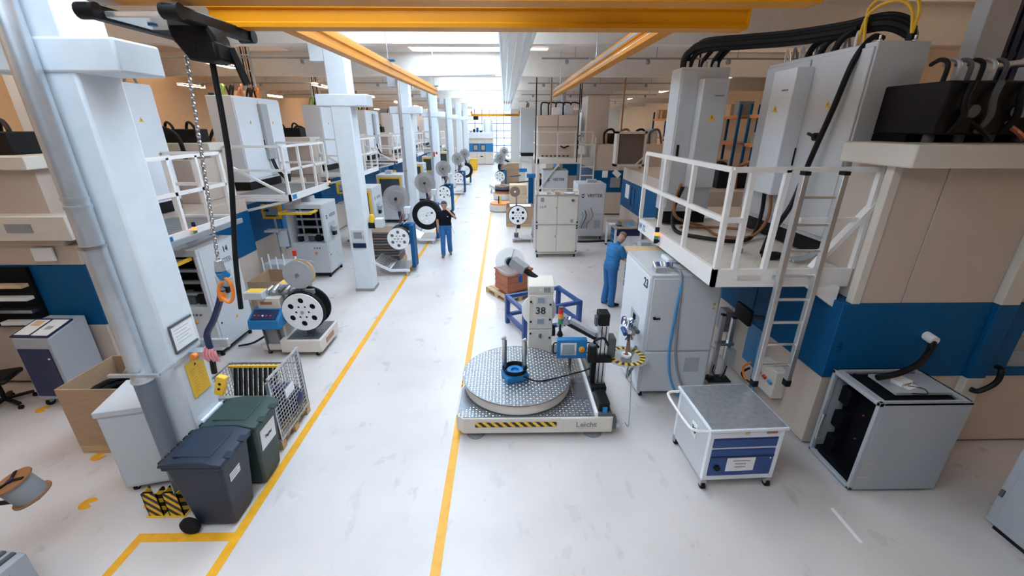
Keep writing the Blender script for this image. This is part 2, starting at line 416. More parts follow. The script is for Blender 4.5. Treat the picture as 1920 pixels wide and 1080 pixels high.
# sprinkler pipes with heads on the bay sides
for i, yb in enumerate(BEAMS[2:7]):
    for x0, x1, lab in ((.9, 8, 'thin sprinkler pipe hung crosswise under the roof above the right machines'), (-12, -4.2, 'thin sprinkler pipe hung crosswise under the roof above the left machines')):
        p = T('sprinkler_pipe', lab, 'pipe', ((x0 + x1) / 2, yb + 1.0, 5.5), 0, lab.split('pipe ')[1])
        h = (x1 - x0) / 2
        M().cyl((-h, 0, 0), (h, 0, 0), .02, n=8).build('pipe', 'midgrey', p)
        for k in range(4):
            x = -h + .6 + k * (2 * h - 1.2) / 3
            M().lathe([(0, -.13), (.05, -.12), (.06, -.05), (.03, -.02), (0, 0)], (x, 0, 0), 'z', 12).build('sprinkler_head', 'midgrey', p)
            M().cyl((x + .2, 0, 0), (x + .2, 0, ZC - 5.5), .008, n=6).build('hanger_rod', 'midgrey', p)
# ---------------------------------------------------------------- overhead crane
def ibeam(m, x, y0, y1, z0, z1, w, axis='y'):
    t = .028
    pr = [(-w / 2, z0), (w / 2, z0), (w / 2, z0 + .05), (t, z0 + .075), (t, z0 + .13), (w * .36, z0 + .15), (w * .36, z1 - .03), (w * .3, z1), (-w * .3, z1), (-w * .36, z1 - .03), (-w * .36, z0 + .15), (-t, z0 + .13), (-t, z0 + .075), (-w / 2, z0 + .05)]
    if axis == 'y': return m.prism([(x + a, b) for a, b in pr], y0, y1, 'y')
    return m.prism([(x + a, b) for a, b in pr], y0, y1, 'x')
cr = T('crane_runway', 'yellow crane runway rail hung under the roof beside the white columns', 'crane rail', (-2.45, -3, 5.0))
ibeam(M(), 0, 0, 19.6, .0, .26, .15).build('rail', 'craneyellow', cr)
for y in (1, 7, 13, 19.2):
    M().cyl((0, y, .26), (0, y, ZC - 5.0), .012, n=8).build('hanger_rod', 'steel', cr)
    B(-.14, y - .06, .26, .14, y + .06, .29).build('hanger_plate', 'blue', cr)
cr2 = T('crane_runway', 'yellow crane runway rail hung under the roof above the turntable machine', 'crane rail', (1.95, -3, 5.04))
ibeam(M(), 0, 0, 20.9, .0, .26, .17).build('rail', 'craneyellow', cr2)
for y in (1, 7, 13, 19.2):
    M().cyl((0, y, .26), (0, y, ZC - 5.04), .012, n=8).build('hanger_rod', 'steel', cr2)
    B(-.14, y - .06, .26, .14, y + .06, .29).build('hanger_plate', 'midgrey', cr2)
B(-.068, 0, .165, -.060, 20.9, .215).build('dark_slot_strip', 'midgrey', cr2)  # grey strip stands in for the rail's dark inner slot
B(-.09, 0, .052, -.045, 20.9, .062).build('highlight_strip', 'silver', cr2)  # silver strip put in as the bright highlight along the rail
cb = T('overhead_crane', 'yellow double-girder overhead crane bridge spanning the aisle near the roof', 'crane', (0, 3.75, 4.735))
# two girders run across the aisle; end plates and bolts
g = M(); g.prism([(-.085, 0), (.085, 0), (.085, .03), (.06, .045), (.06, .12), (.085, .135), (.085, .165), (-.085, .165), (-.085, .135), (-.06, .12), (-.06, .045), (-.085, .03)], -2.35, 1.98, 'x')
far = g.build('girder', 'craneyellow', cb); far.location = (0, .25, 0)
g = M(); g.prism([(-.085, 0), (.085, 0), (.085, .03), (.06, .045), (.06, .12), (.085, .135), (.085, .165), (-.085, .165), (-.085, .135), (-.06, .12), (-.06, .045), (-.085, .03)], -2.78, 2.15, 'x')
near = g.build('girder', 'craneyellow', cb); near.location = (0, -.35, .045)
for (x, y) in ((1.985, .25), (2.155, -.35), (-2.785, -.35)):
    B(x - .006, y - .09, (.043 if y < 0 else -.002), x + .006, y + .09, (.213 if y < 0 else .168)).build('end_plate', 'craneyellow', cb)
for x in (-2.45, 1.95):
    e = M(); e.box(x - .05, -.5, .212, x + .05, .4, .24); e.build('end_carriage', 'craneyellow', cb)
    B(x - .03, -.1, .24, x + .03, .0, .30).build('trolley_hanger', 'steel', cb)
tr = T('chain_hoist', 'black electric chain hoist on a trolley under the yellow crane girder', 'hoist', (-2.3, 3.6, 4.6))
for dx in (-.42, .12):
    a = M(); a.box(dx - .045, -.38, .06, dx + .045, .55, .145); a.build('trolley_arm', 'black', tr, bevel=.012)
    for y in (-.34, .52): M().cyl((dx - .06, y, .10), (dx + .06, y, .10), .05, n=14).build('wheel', 'black', tr)
B(-.36, -.30, .07, .06, .10, .11).build('trolley_plate', 'silver', tr, bevel=.01)
M().cyl((-.2, -.1, .06), (-.2, -.1, .07), .03, n=12).build('bolt', 'brightblue', tr)
hb = M(); hb.prism([(-.12, .12), (.14, .12), (.20, .0), (.20, -.12), (.14, -.17), (-.02, -.15), (-.12, .0)], -.10, .10, 'y'); hb.v = [(x, y + .02, z) for x, y, z in hb.v]
hb.build('hoist_body', 'black', tr, bevel=.02)
B(.05, -.09, -.16, .205, .13, -.02).build('motor_cover', 'black', tr, bevel=.025)
# load chain: links alternate
ch_top = Vector((-.06, -.02, 0)); ch_bot = Vector((-.22, -.05, -1.72))
nl = 62
lk = M(); lk.tube([(.012 * math.sin(t) * 1.0, 0, .020 * math.cos(t)) for t in [2 * PI * i / 10 for i in range(11)]], .0058, 6, smooth=False)
me = lk.mesh('chain_link'); me.materials.append(MT['steel'])
for i in range(nl):
    o = bpy.data.objects.new('chain_link', me); C.objects.link(o); o.parent = tr
    o.location = ch_top.lerp(ch_bot, i / (nl - 1)); o.rotation_euler = (0, -.09, (i % 2) * PI / 2)
M().cyl((-.22, -.05, -1.80), (-.22, -.05, -1.70), .045, .03, n=16).build('hook_block', 'galv', tr, bevel=.006)
M().cyl((-.22, -.06, -1.80), (-.22, -.02, -1.86), .04, .05, n=16).build('hook_swivel', 'brightblue', tr)
M().tube([(-.22, -.05, -1.84), (-.16, -.05, -1.92), (-.17, -.05, -2.05), (-.22, -.05, -2.1), (-.275, -.05, -2.04), (-.27, -.05, -1.95), (-.22, -.05, -1.9)], .016, 8).build('hook', 'orange', tr)
M().tube([(.08, .03, -.15), (.03, .03, -.9), (-.12, .04, -1.7), (-.18, .03, -2.2)], .022, 8).build('control_cable', 'black', tr)
M().tube([(.2, .1, -.05), (.26, .12, -.3)], .03, 8).build('cable_sleeve', 'black', tr)
# sling hanging from the hook, ending in the pendant
sl = T('lifting_sling', 'black lifting sling with a yellow pendant control hanging from the crane hook', 'sling', (-2.52, 3.55, 1.0))
M().tube([(-.05, .02, 1.62), (-.10, .03, 1.5), (-.22, .05, 1.3), (-.32, .05, 1.15), (-.33, .05, 1.0)], .030, 8).build('strap', 'darkblue', sl)
M().lathe([(0, -.05), (.03, -.05), (.035, 0), (.03, .05), (0, .05)], (-.06, .02, 1.56), 'z', 10).build('coupling', 'orange', sl)
for k in range(5):
    M().tube([(-.36 + .02 * k, .03, 1.02 - .01 * k), (-.39 + .03 * k, .02, .93), (-.37 + .025 * k, .04, .86)], .012, 6).build('knot', 'pink', sl)
M().tube([(-.34, .05, .9), (-.36, .05, .72)], .026, 8).build('lower_strap', 'black', sl)
px = M(); px.box(-.045, -.03, -.11, .045, .03, .11, Matrix.Translation((-.33, .05, .58)) @ Matrix.Rotation(.35, 4, 'Y')); px.build('pendant_control', 'yellow', sl, bevel=.01)
for k in range(2):
    px = M(); px.cyl((0, -.034, .03 - .06 * k), (0, -.02, .03 - .06 * k), .014, n=10); px.v = [tuple(Matrix.Translation((-.33, .05, .58)) @ Matrix.Rotation(.35, 4, 'Y') @ Vector(v)) for v in px.v]; px.build('button', 'black', sl)
# far crane
fc = T('overhead_crane', 'small yellow crane beam crossing the aisle in front of the tall window', 'crane', (-.9, 45, 4.85))
B(-2.4, -.1, 0, 2.4, .1, .22).build('girder', 'craneyellow', fc)
B(-2.2, -.25, -.35, -1.7, .25, 0).build('hoist', 'black', fc, bevel=.03)
for x in (-2.35, 2.35): B(x - .08, -.5, .22, x + .08, .5, .45).build('end_carriage', 'craneyellow', fc); 
for x in (-2.35, 2.35): M().cyl((x, 0, .45), (x, 0, ZC - 4.85), .03, n=8).build('hanger_rod', 'steel', fc)
# ---------------------------------------------------------------- shared builders for presses, platforms, cabinets
def triangle(parent, loc, face, s=.10):
    # yellow warning triangle with a black bolt, flat print
    q = [(-s / 2, -s * .43), (s / 2, -s * .43), (0, s * .43)]
    bolt = [(.06 * s, .22 * s), (-.10 * s, -.08 * s), (0, -.08 * s), (-.06 * s, -.30 * s), (.11 * s, .0), (.01 * s, .0)]
    ax = {'-y': 'y', '+x': 'x', '-x': 'x'}[face]; sg = -1 if face[0] == '-' else 1
    a = M().prism(q, 0, sg * .003, ax).build('warning_triangle', 'signyellow', parent); a.location = loc
    M().prism(bolt, sg * .003, sg * .005, ax).build('bolt_mark', 'ink', a)
def railing(root, pts, z0, ztop=1.13, zmid=.58, every=None, r=.028, m='railwhite', skip=()):
    # square tube railing along a polyline of (x, y) posts, world coords
    for i, p in enumerate(pts):
        if i in skip: continue
        M().box(p[0] - r, p[1] - r, z0, p[0] + r, p[1] + r, z0 + ztop).build('railing_post', m, root, world=True)
    for i in range(len(pts) - 1):
        a, b = pts[i], pts[i + 1]
        for z, nm in ((ztop, 'top_rail'), (zmid, 'mid_rail')):
            M().bar((a[0], a[1], z0 + z), (b[0], b[1], z0 + z), 2 * r, 2 * r).build(nm, m, root, world=True)
def cables(root, pts, r, m, nm='cable'): return M().tube(pts, r, 8).build(nm, m, root, world=True)
def ecab(label, x0, y0, z0, x1, y1, z1, doorface, ndoor=2, m='cabwhite', ac=None, detail=2, mside=None, grp=None, topcables=True):
    t = T('electrical_cabinet', label, 'cabinet', ((x0 + x1) / 2, (y0 + y1) / 2, z0), 0, grp)
    B(x0 + .02, y0 + .02, z0, x1 - .02, y1 - .02, z0 + .2).build('plinth', 'black', t, world=True)
    B(x0, y0, z0 + .2, x1, y1, z1).build('housing', m, t, bevel=.012, world=True)
    sg = -1 if doorface[0] == '-' else 1
    if doorface[1] == 'x':
        X = x0 if sg < 0 else x1; L = (y1 - y0) / ndoor
        for k in range(ndoor):
            ya, yb = y0 + k * L + .02, y0 + (k + 1) * L - .02
            d = B(X, ya, z0 + .26, X + sg * .025, yb, z1 - .05).build('door', m, t, bevel=.008, world=True)
            if detail:
                hy = yb - .07 if k % 2 == 0 else ya + .07
                B(X + sg * .025, hy - .02, (z0 + z1) / 2 - .16, X + sg * .05, hy + .02, (z0 + z1) / 2 + .08).build('door_handle', 'black', d, bevel=.006, world=True)
                triangle(t, ((X + sg * .026) - t.location.x, (ya + yb) / 2 - t.location.y, z1 - z0 - .62), doorface)
    else:
        Y = y0; L = (x1 - x0) / ndoor
        for k in range(ndoor):
            xa, xb = x0 + k * L + .02, x0 + (k + 1) * L - .02
            d = B(xa, Y - .025, z0 + .26, xb, Y, z1 - .05).build('door', m, t, bevel=.008, world=True)
            if detail:
                B(xa + .05, Y - .05, (z0 + z1) / 2 - .16, xa + .09, Y - .025, (z0 + z1) / 2 + .08).build('door_handle', 'black', d, bevel=.006, world=True)
                triangle(t, ((xa + xb) / 2 - t.location.x, Y - .026 - t.location.y, z1 - z0 - .62), '-y')
    if ac:
        B(*ac).build('cooling_unit', m, t, bevel=.015, world=True)
    if topcables:
        n = 4 if detail else 2
        for k in range(n):
            y = y0 + .2 + (y1 - y0 - .4) * k / max(1, n - 1); xm = (x0 + x1) / 2
            cables(t, [(xm, y, z1 - .02), (xm + .05, y + .05, z1 + .18), (xm, y + .22, z1 + .24), (xm - .05, y + .36, z1 + .08), (xm - .05, y + .38, z1 - .02)], .022, ('black', 'copper', 'black', 'midgrey')[k % 4])
    return t
def signal_lamp(label, x, y, z, r=.03, m2='redlit', grp=None, d=1):
    t = T('signal_lamp', label, 'lamp', (x, y, z), 0, grp)
    M().cyl((0, 0, 0), (0, 0, .07), r, n=12).build('socket', 'black', t)
    for k, c in enumerate(('greenlamp', m2, 'darkblue')): M().cyl((0, 0, .07 + .055 * k), (0, 0, .12 + .055 * k), r, n=12).build('lens', c, t)
    M().cyl((0, 0, .235), (0, 0, .25), r * .95, n=12).build('cap', 'black', t)
    M().bar((0, 0, .03), (d * (r + .06), 0, .03), .03).build('bracket', 'black', t)
    return t
# ---------------------------------------------------------------- big press on the right
pr = T('forming_press', 'large beige press with a dark blue band behind the ladder and open white cooling box', 'machine', (6.2, 6.6, 0))
def P_(nm, m, *b, **k): return B(*b).build(nm, m, pr, world=True, **k)
P_('base_skirt', 'black', 4.02, 4.5, 0, 8.4, 9.0, .05)
P_('lower_panel', 'cream', 3.95, 4.42, .05, 5.72, 6.6, 1.07, bevel=.01)
P_('lower_panel', 'cream', 3.95, 6.61, .05, 5.72, 9.0, 1.07, bevel=.01)
P_('lower_panel', 'cream', 5.95, 4.42, .05, 8.5, 9.0, 1.07, bevel=.01)
P_('blue_band', 'blue', 3.93, 4.40, 1.07, 5.72, 6.0, 2.06, bevel=.01)
P_('blue_band', 'blue', 3.93, 6.01, 1.07, 5.72, 9.0, 2.06, bevel=.01)
w_ = M(); w_.box(5.95, 4.40, 1.07, 6.22, 9.0, 2.06); w_.box(7.5, 4.40, 1.07, 8.5, 9.0, 2.06); w_.box(6.22, 4.40, 1.07, 7.5, 4.9, 1.16); w_.box(6.22, 4.40, 1.92, 7.5, 4.9, 2.06); w_.box(6.22, 4.85, 1.16, 7.5, 9, 1.92)
w_.build('blue_band', 'blue', pr, world=True)
P_('pilaster', 'creamlight', 5.72, 4.34, .03, 5.95, 4.9, 1.07, bevel=.01)
P_('pilaster', 'blue', 5.72, 4.34, 1.07, 5.95, 4.9, 2.06, bevel=.01)
P_('pilaster', 'creamlight', 5.72, 4.34, 2.06, 5.95, 4.9, 3.6, bevel=.01)
# machinery behind the window
for (x, z, r, c, q) in ((6.45, 1.38, .10, 'coil', 'spindle'), (6.75, 1.60, .16, 'copper', 'spindle'), (7.1, 1.35, .13, 'coil', 'spindle'), (6.42, 1.66, .06, 'paper', 'gauge'), (6.9, 1.3, .08, 'copper', 'gauge')):
    M().cyl((x, 4.84, z), (x, 4.6, z), r, r * .8, n=18).build(q, c, pr, world=True)
M().prism([(6.24, 1.17), (7.48, 1.17), (7.48, 1.9), (6.24, 1.9)], 4.45, 4.455, 'y').build('window_pane', 'glass', pr, world=True)
M().tube([(6.06, 4.36, 1.22), (5.99, 4.26, 1.24), (5.97, 4.24, 1.08), (5.86, 4.28, .93), (5.82, 4.34, .92)], .032, 8).build('door_handle', 'black', pr, world=True)
P_('upper_panel', 'cream', 4.12, 4.42, 2.06, 4.62, 5.1, 3.62, bevel=.008)
P_('upper_panel', 'cream', 4.63, 4.42, 2.06, 5.71, 5.1, 3.62, bevel=.008)
P_('upper_panel', 'cream', 5.96, 4.42, 2.06, 8.5, 5.1, 3.62, bevel=.008)
P_('table_top', 'cream', 3.95, 5.1, 2.06, 8.5, 9.0, 2.36, bevel=.01)
P_('corner_post', 'creamlight', 4.02, 4.40, 2.06, 4.12, 4.50, 3.62, bevel=.008)
P_('ledge', 'creamlight', 3.92, 4.12, 3.61, 8.5, 5.05, 3.83, bevel=.015)
pd = M(); pd.prism([(3.55, 2.22), (3.95, 1.95), (3.95, 2.22)], 4.55, 4.62, 'y'); pd.build('gusset', 'railwhite', pr, world=True)
for k in range(6): M().cyl((4.02 + .03 * (k % 2), 4.40, 1.45 + .05 * (k // 2)), (4.02 + .03 * (k % 2), 4.385, 1.45 + .05 * (k // 2)), .008, n=8).build('bolt', 'darkblue', pr, world=True)
M().tube([(5.05, 4.30, 1.62), (4.98, 4.24, 1.52), (4.75, 4.1, 1.44), (4.45, 4.0, 1.38), (4.2, 3.98, 1.34)], .035, 8).build('suction_hose', 'black', pr, world=True)
M().cyl((5.05, 4.42, 1.65), (5.05, 4.28, 1.63), .055, n=14).build('hose_flange', 'paper', pr, world=True)
# west side fittings under the platform
so = P_('socket_box', 'creamlight', 3.78, 4.95, .35, 3.95, 5.4, .78, bevel=.01)
for k in range(3): M().cyl((3.77, 5.02 + .13 * k, .6), (3.74, 5.02 + .13 * k, .58), .035, n=12).build('socket', ('hoseblue', 'red', 'red')[k], so, world=True)
for k in range(2): M().tube([(3.75, 5.5, .62 - .1 * k), (3.68, 5.55, .5 - .1 * k), (3.70, 5.45, .34), (3.82, 5.35, .3)], .018, 6).build('plug_cable', ('orange', 'black')[k], pr, world=True)
P_('switch_box', 'midgrey', 3.80, 6.5, .62, 3.95, 6.75, 1.0, bevel=.01)
P_('blue_service_door', 'brightblue', 3.91, 5.62, .42, 3.95, 6.0, 1.07, bevel=.006)
mo = P_('monitor', 'black', 3.60, 5.55, 1.2, 3.66, 5.95, 1.45, bevel=.01)
M().bar((3.66, 5.75, 1.3), (3.93, 5.75, 1.25), .05).build('monitor_arm', 'darkgrey', mo, world=True)
for k in range(2): M().tube([(3.86, 5.55 + .05 * k, 1.0), (3.82, 5.5, .6), (3.84, 5.45 + .08 * k, .2), (3.86, 5.42 + .08 * k, .02)], .016, 6).build('air_hose', 'hoseblue', pr, world=True)
# hydraulics on top
hy = T('hydraulic_unit', 'black hydraulic pump block with grey bent pipes on the big press ledge', 'pump', (5.2, 4.75, 3.83))
B(-.85, -.3, .08, 1.6, .5, .58).build('tank', 'black', hy, bevel=.02)
B(-.85, .0, .0, 1.6, .5, .08).build('tank_base', 'blackint', hy)
for k in range(7): M().cyl((-.75 + .32 * k, -.15, 0), (-.75 + .32 * k, -.15, .1), .05, n=10).build('foot', 'darkgrey', hy)
for k in range(6): M().tube([(-.75 + .12 * k, -.1, .56), (-.75 + .12 * k, -.1, .74), (-.70 + .12 * k, .05, .80), (-.6 + .14 * k, .25, .78)], .022, 8).build('pipe', ('black', 'alu', 'darkgrey')[k % 3], hy)
M().tube([(-.1, .1, .74), (.3, -.1, .78), (.56, -.25, .78), (.70, -.36, .72), (.72, -.40, .55), (.68, -.40, .42)], .038, 10).build('pipe', 'alu', hy)
M().cyl((.68, -.40, .34), (.68, -.40, .42), .05, n=12).build('pipe_coupling', 'darkgrey', hy)
M().lathe([(0, 0), (.16, 0), (.18, .1), (.18, .38), (.1, .46), (0, .46)], (1.0, .2, .58), 'z', 20).build('motor', 'black', hy)
M().lathe([(0, 0), (.2, 0), (.2, .45), (0, .45)], (1.25, -.05, .05), 'z', 20).build('motor', 'black', hy)
B(.6, -.42, .22, .76, -.3, .36).build('pipe_block', 'black', hy)
for k in range(5): M().tube([(-.5 + .35 * k, -.28, .2), (-.4 + .35 * k, -.36, .1), (-.3 + .35 * k, -.34, .04)], .025, 6).build('hose', ('black', 'copper')[k % 2], hy)
for k in range(8): M().tube([(-.7 + .27 * k, -.3, .1), (-.68 + .27 * k, -.36, .25), (-.72 + .27 * k, -.37, .42), (-.66 + .27 * k, -.33, .56)], .03, 8).build('hose', ('black', 'darkgrey')[k % 2], hy)
for k in range(4): M().cyl((-.6 + .5 * k, -.31, .3), (-.6 + .5 * k, -.38, .3), .06, n=14).build('valve', ('darkgrey', 'midgrey')[k % 2], hy)
co = T('steel_upright', 'blue-grey steel upright with chain guides rising to the roof behind the hydraulic pump', 'column', (5.75, 5.6, 2.36))
B(-.22, -.1, 0, .12, .1, 3.6).build('channel', 'cabgrey', co, bevel=.01)
for k in range(3): B(.13 + .11 * k, -.06, 0, .20 + .11 * k, .06, 3.6).build('guide_chain', 'darkblue', co)
for k in range(4): B(.12, -.04, .9 + .75 * k, .6, .04, .95 + .75 * k).build('tie_plate', 'darkgrey', co)
B(.55, -.06, 0, .64, .06, 3.6).build('side_rail', 'cabgrey', co)
# ---------------------------------------------------------------- platform with railing
pl = T('access_platform', 'white railed steel platform along the big press, marked W 12', 'platform', (3.25, 6.1, 2.2))
PX, PY0, PY1 = 2.45, 4.62, 7.6
B(PX, PY0, .0 + 2.2, PX + .05, PY1, 2.42).build('fascia', 'railwhite', pl, world=True)
B(PX, PY0, 2.2, 4.1, PY0 + .05, 2.42).build('fascia', 'railwhite', pl, world=True)
B(PX, PY1 - .05, 2.2, 3.95, PY1, 2.42).build('fascia', 'railwhite', pl, world=True)
B(PX + .05, PY0 + .05, 2.33, 4.09, PY1 - .05, 2.375).build('deck_plate', 'creamlight', pl, world=True)
for k in range(5): B(PX + .05, 5.0 + .55 * k, 2.22, 3.94, 5.06 + .55 * k, 2.33).build('joist', 'railwhite', pl, world=True)
railing(pl, [(PX + .03, PY1 - .03), (PX + .03, 6.62), (PX + .03, 5.62), (PX + .03, PY0 + .03), (PX + .25, PY0 + .03)], 2.42)
M().bar((PX + .25, PY0 + .03, 3.55), (4.15, PY0 + .03, 3.55), .056).build('top_rail', 'railwhite', pl, world=True)
M().bar((3.34, PY0 + .03, 3.0), (4.15, PY0 + .03, 3.0), .05).build('mid_rail', 'railwhite', pl, world=True)
M().bar((3.05, PY0 + .03, 2.42), (3.08, PY0 + .03, 3.55), .056).build('railing_post', 'railwhite', pl, world=True)
M().bar((3.62, PY0 + .03, 2.42), (4.15, PY0 + .03, 3.2), .09, .05).build('diagonal_brace', 'railwhite', pl, world=True)
B(4.08, PY0, 2.42, 4.16, PY0 + .06, 3.8).build('end_post', 'railwhite', pl, world=True)
B(PX + .28, PY0 - .02, 2.30, 3.02, PY0 + .04, 2.35).build('toe_plate', 'creamlight', pl, world=True)
text('W 12', .15, (PX - .003 - 3.25, 7.33 - 6.1, .105), '-x', 'brightblue', pl)
st = M()
for i in range(26):
    for j in range(44):
        if (i + j) % 2 == 0: x = PX + .12 + .06 * i; y = PY0 + .12 + .062 * j; st.add([(x - .02, y, 2.375), (x, y - .008, 2.375), (x + .02, y, 2.375), (x, y + .008, 2.375), (x, y, 2.381)], [(0, 1, 4), (1, 2, 4), (2, 3, 4), (3, 0, 4)])
st.build('deck_studs', 'railwhite', pl, world=True, stuff=True)
# ladder hooked onto the platform edge
ld = T('ladder', 'aluminium ladder hooked to the white platform edge, ending above the floor', 'ladder', (3.38, 4.5, .93))
for x in (-.21, .21):
    B(x - .03, -.035, 0, x + .03, .035, 2.60).build('ladder_rail', 'alu', ld, bevel=.006)
    B(x - .034, -.04, -.04, x + .034, .04, .05).build('rubber_foot', 'black', ld, bevel=.006)
    B(x - .034, -.04, 2.58, x + .034, .04, 2.62).build('end_cap', 'black', ld)
    B(x - .012, .02, 1.38, x + .012, .13, 1.42).build('hook', 'steel', ld)
for k in range(8): B(-.2, -.015, .245 + .298 * k, .2, .015, .275 + .298 * k).build('rung', 'silver', ld, bevel=.004)
# cabinets on the platform
bigc = ecab('tall grey double-door electrical cabinet with rotary switch above the ladder platform', 4.12, 5.2, 2.38, 4.72, 7.25, 4.87, '-x', 2, 'cabgrey', None, topcables=False)
B(3.86, 6.12, 3.05, 4.1, 6.62, 4.72).build('cooling_unit', 'cabwhite', bigc, bevel=.015, world=True)
B(3.856, 6.22, 4.44, 3.86, 6.36, 4.46).build('maker_mark', 'inkgrey', bigc, world=True)
triangle(bigc, (3.855 - bigc.location.x, 6.42 - bigc.location.y, 4.22 - 2.38), '-x', .11)
sw = M().cyl((4.1, 5.75, 3.86), (4.04, 5.75, 3.86), .05, n=16).build('rotary_switch', 'black', bigc, world=True)
M().bar((4.03, 5.71, 3.86), (4.03, 5.86, 3.9), .03).build('switch_lever', 'black', sw, world=True)
for k in range(2): M().lathe([(.0, 0), (.03, 0), (.03, .02), (.012, .03), (.012, .07), (0, .07)], (4.2 + .4 * k, 5.3, 4.87), 'z', 12).build('lifting_eye', 'steel', bigc, bevel=0, world=True)
for k in range(9):
    y = 5.75 + .17 * k
    M().tube([(4.28, y, 4.86), (4.27, y, 4.98), (4.3, y + .03, 5.06), (4.36, y + .05, 4.96), (4.38, y + .05, 4.86)], .016, 6).build('cable_gland_loop', ('cabwhite', 'midgrey', 'alu')[k % 3], bigc, world=True)
smc = ecab('narrower grey electrical cabinet with cooling unit at the far end of the white platform', 2.72, 7.15, 2.42, 3.48, 7.55, 4.83, '-y', 1, 'cabgrey', (3.0, 6.93, 3.05, 3.40, 7.12, 4.66), detail=1, topcables=False)
triangle(smc, (3.2 - smc.location.x, 6.928 - smc.location.y, 4.12 - 2.42), '-y', .12)
B(3.2, 6.926, 4.41, 3.34, 6.93, 4.43).build('maker_mark', 'inkgrey', smc, world=True)
cbn = T('cable_bundle', 'thick black cable bundle arching across the tops of the two grey cabinets', 'cable', (3.6, 6.6, 4.83))
for k, (dz, r) in enumerate(((0, .055), (.05, .04), (-.05, .04), (.08, .03))):
    cables(cbn, [(2.82 + .03 * k, 7.35, 4.80), (2.84 + .05 * k, 7.33, 5.02 + dz), (3.05, 7.2, 5.12 + dz), (3.5, 6.9, 5.12 + dz), (3.9, 6.5, 5.10 + dz), (4.25, 6.0, 5.10 + dz), (4.45, 5.6, 5.12 + dz), (4.6, 5.4, 5.0 + dz), (4.6, 5.35, 4.86)], r, 'black')
for k, x in enumerate((3.12, 3.28, 3.36)): cables(cbn, [(x, 7.35, 4.82), (x, 7.33, 4.95), (x + .08, 7.2, 5.10)], .035, 'black')
for k, x in enumerate((2.86, 3.14, 3.30)): M().cyl((x, 7.35, 4.83), (x, 7.35, 4.93), .05, n=12).build('cable_gland', 'cabgrey', cbn, world=True)
for k in range(3): cables(cbn, [(4.2, 6.5 - .25 * k, 4.86), (4.2, 6.4 - .25 * k, 5.0), (4.28, 6.2 - .2 * k, 5.1)], .04, 'black')
for k in range(2): cables(cbn, [(4.3, 5.75 - .1 * k, 4.9), (4.3, 5.7, 5.22 + .08 * k), (4.36, 5.45 - .1 * k, 5.30 + .08 * k), (4.45, 5.3 - .1 * k, 5.2), (4.5, 5.25, 4.95)], .018, 'yellow')
hc = T('hanging_cable', 'thick black cable slanting down the front of the tall grey cabinet onto the platform', 'cable', (4.0, 5.5, 2.38))
cables(hc, [(4.35, 5.45, 4.93), (4.2, 5.42, 4.93), (4.06, 5.42, 4.7), (4.02, 5.5, 4.2), (3.98, 5.62, 3.6), (3.9, 5.66, 3.0), (3.6, 5.5, 2.62), (3.35, 5.2, 2.45)], .033, 'black')
M().lathe([(0, 0), (.03, .02), (.055, .08), (.055, .2), (.035, .28), (0, .28)], (3.3, 5.14, 2.43), 'x', 14).build('plug', 'black', hc, world=True)
hs = T('platform_hose', 'black and brown hoses curling across the white platform deck below the cabinets', 'hose', (3.3, 6, 2.38))
cables(hs, [(3.95, 6.4, 3.05), (3.94, 6.35, 2.75), (3.8, 6.2, 2.45), (3.4, 5.9, 2.42), (3.0, 6.1, 2.42), (2.75, 6.6, 2.42), (2.82, 6.95, 2.7), (2.95, 7.02, 3.05)], .03, 'black')
cables(hs, [(3.96, 6.25, 3.05), (3.96, 6.2, 2.7), (3.7, 6.1, 2.44), (3.3, 6.3, 2.41), (3.35, 6.9, 2.41), (2.8, 6.75, 2.6), (2.78, 6.85, 2.9), (2.9, 7.0, 3.1)], .024, 'hosebrown')
cables(hs, [(2.9, 6.8, 2.42), (3.5, 6.85, 2.41), (4.05, 6.5, 2.43)], .022, 'hosebrown')
M().box(3.12, 5.42, 2.38, 3.22, 5.5, 2.44).build('cable_clip', 'midgrey', hs, world=True)
gh = T('corrugated_hose', 'bundle of grey conduit hoses sagging beside the tall cabinet and brown press ledge', 'hose', (4.4, 5.0, 2.4))
for k in range(3): cables(gh, [(4.42, 5.12, 3.85 - .03 * k), (4.36, 5.13, 3.5), (4.3, 5.14 + .01 * k, 2.95), (4.1, 5.1, 2.6), (3.85, 5.0 + .05 * k, 2.44), (3.6, 4.95 + .06 * k, 2.42)], .018, 'cabshade')
signal_lamp('small signal lamp on the fascia below the W 12 platform railing', PX - .05, 6.45, 2.25, .035)
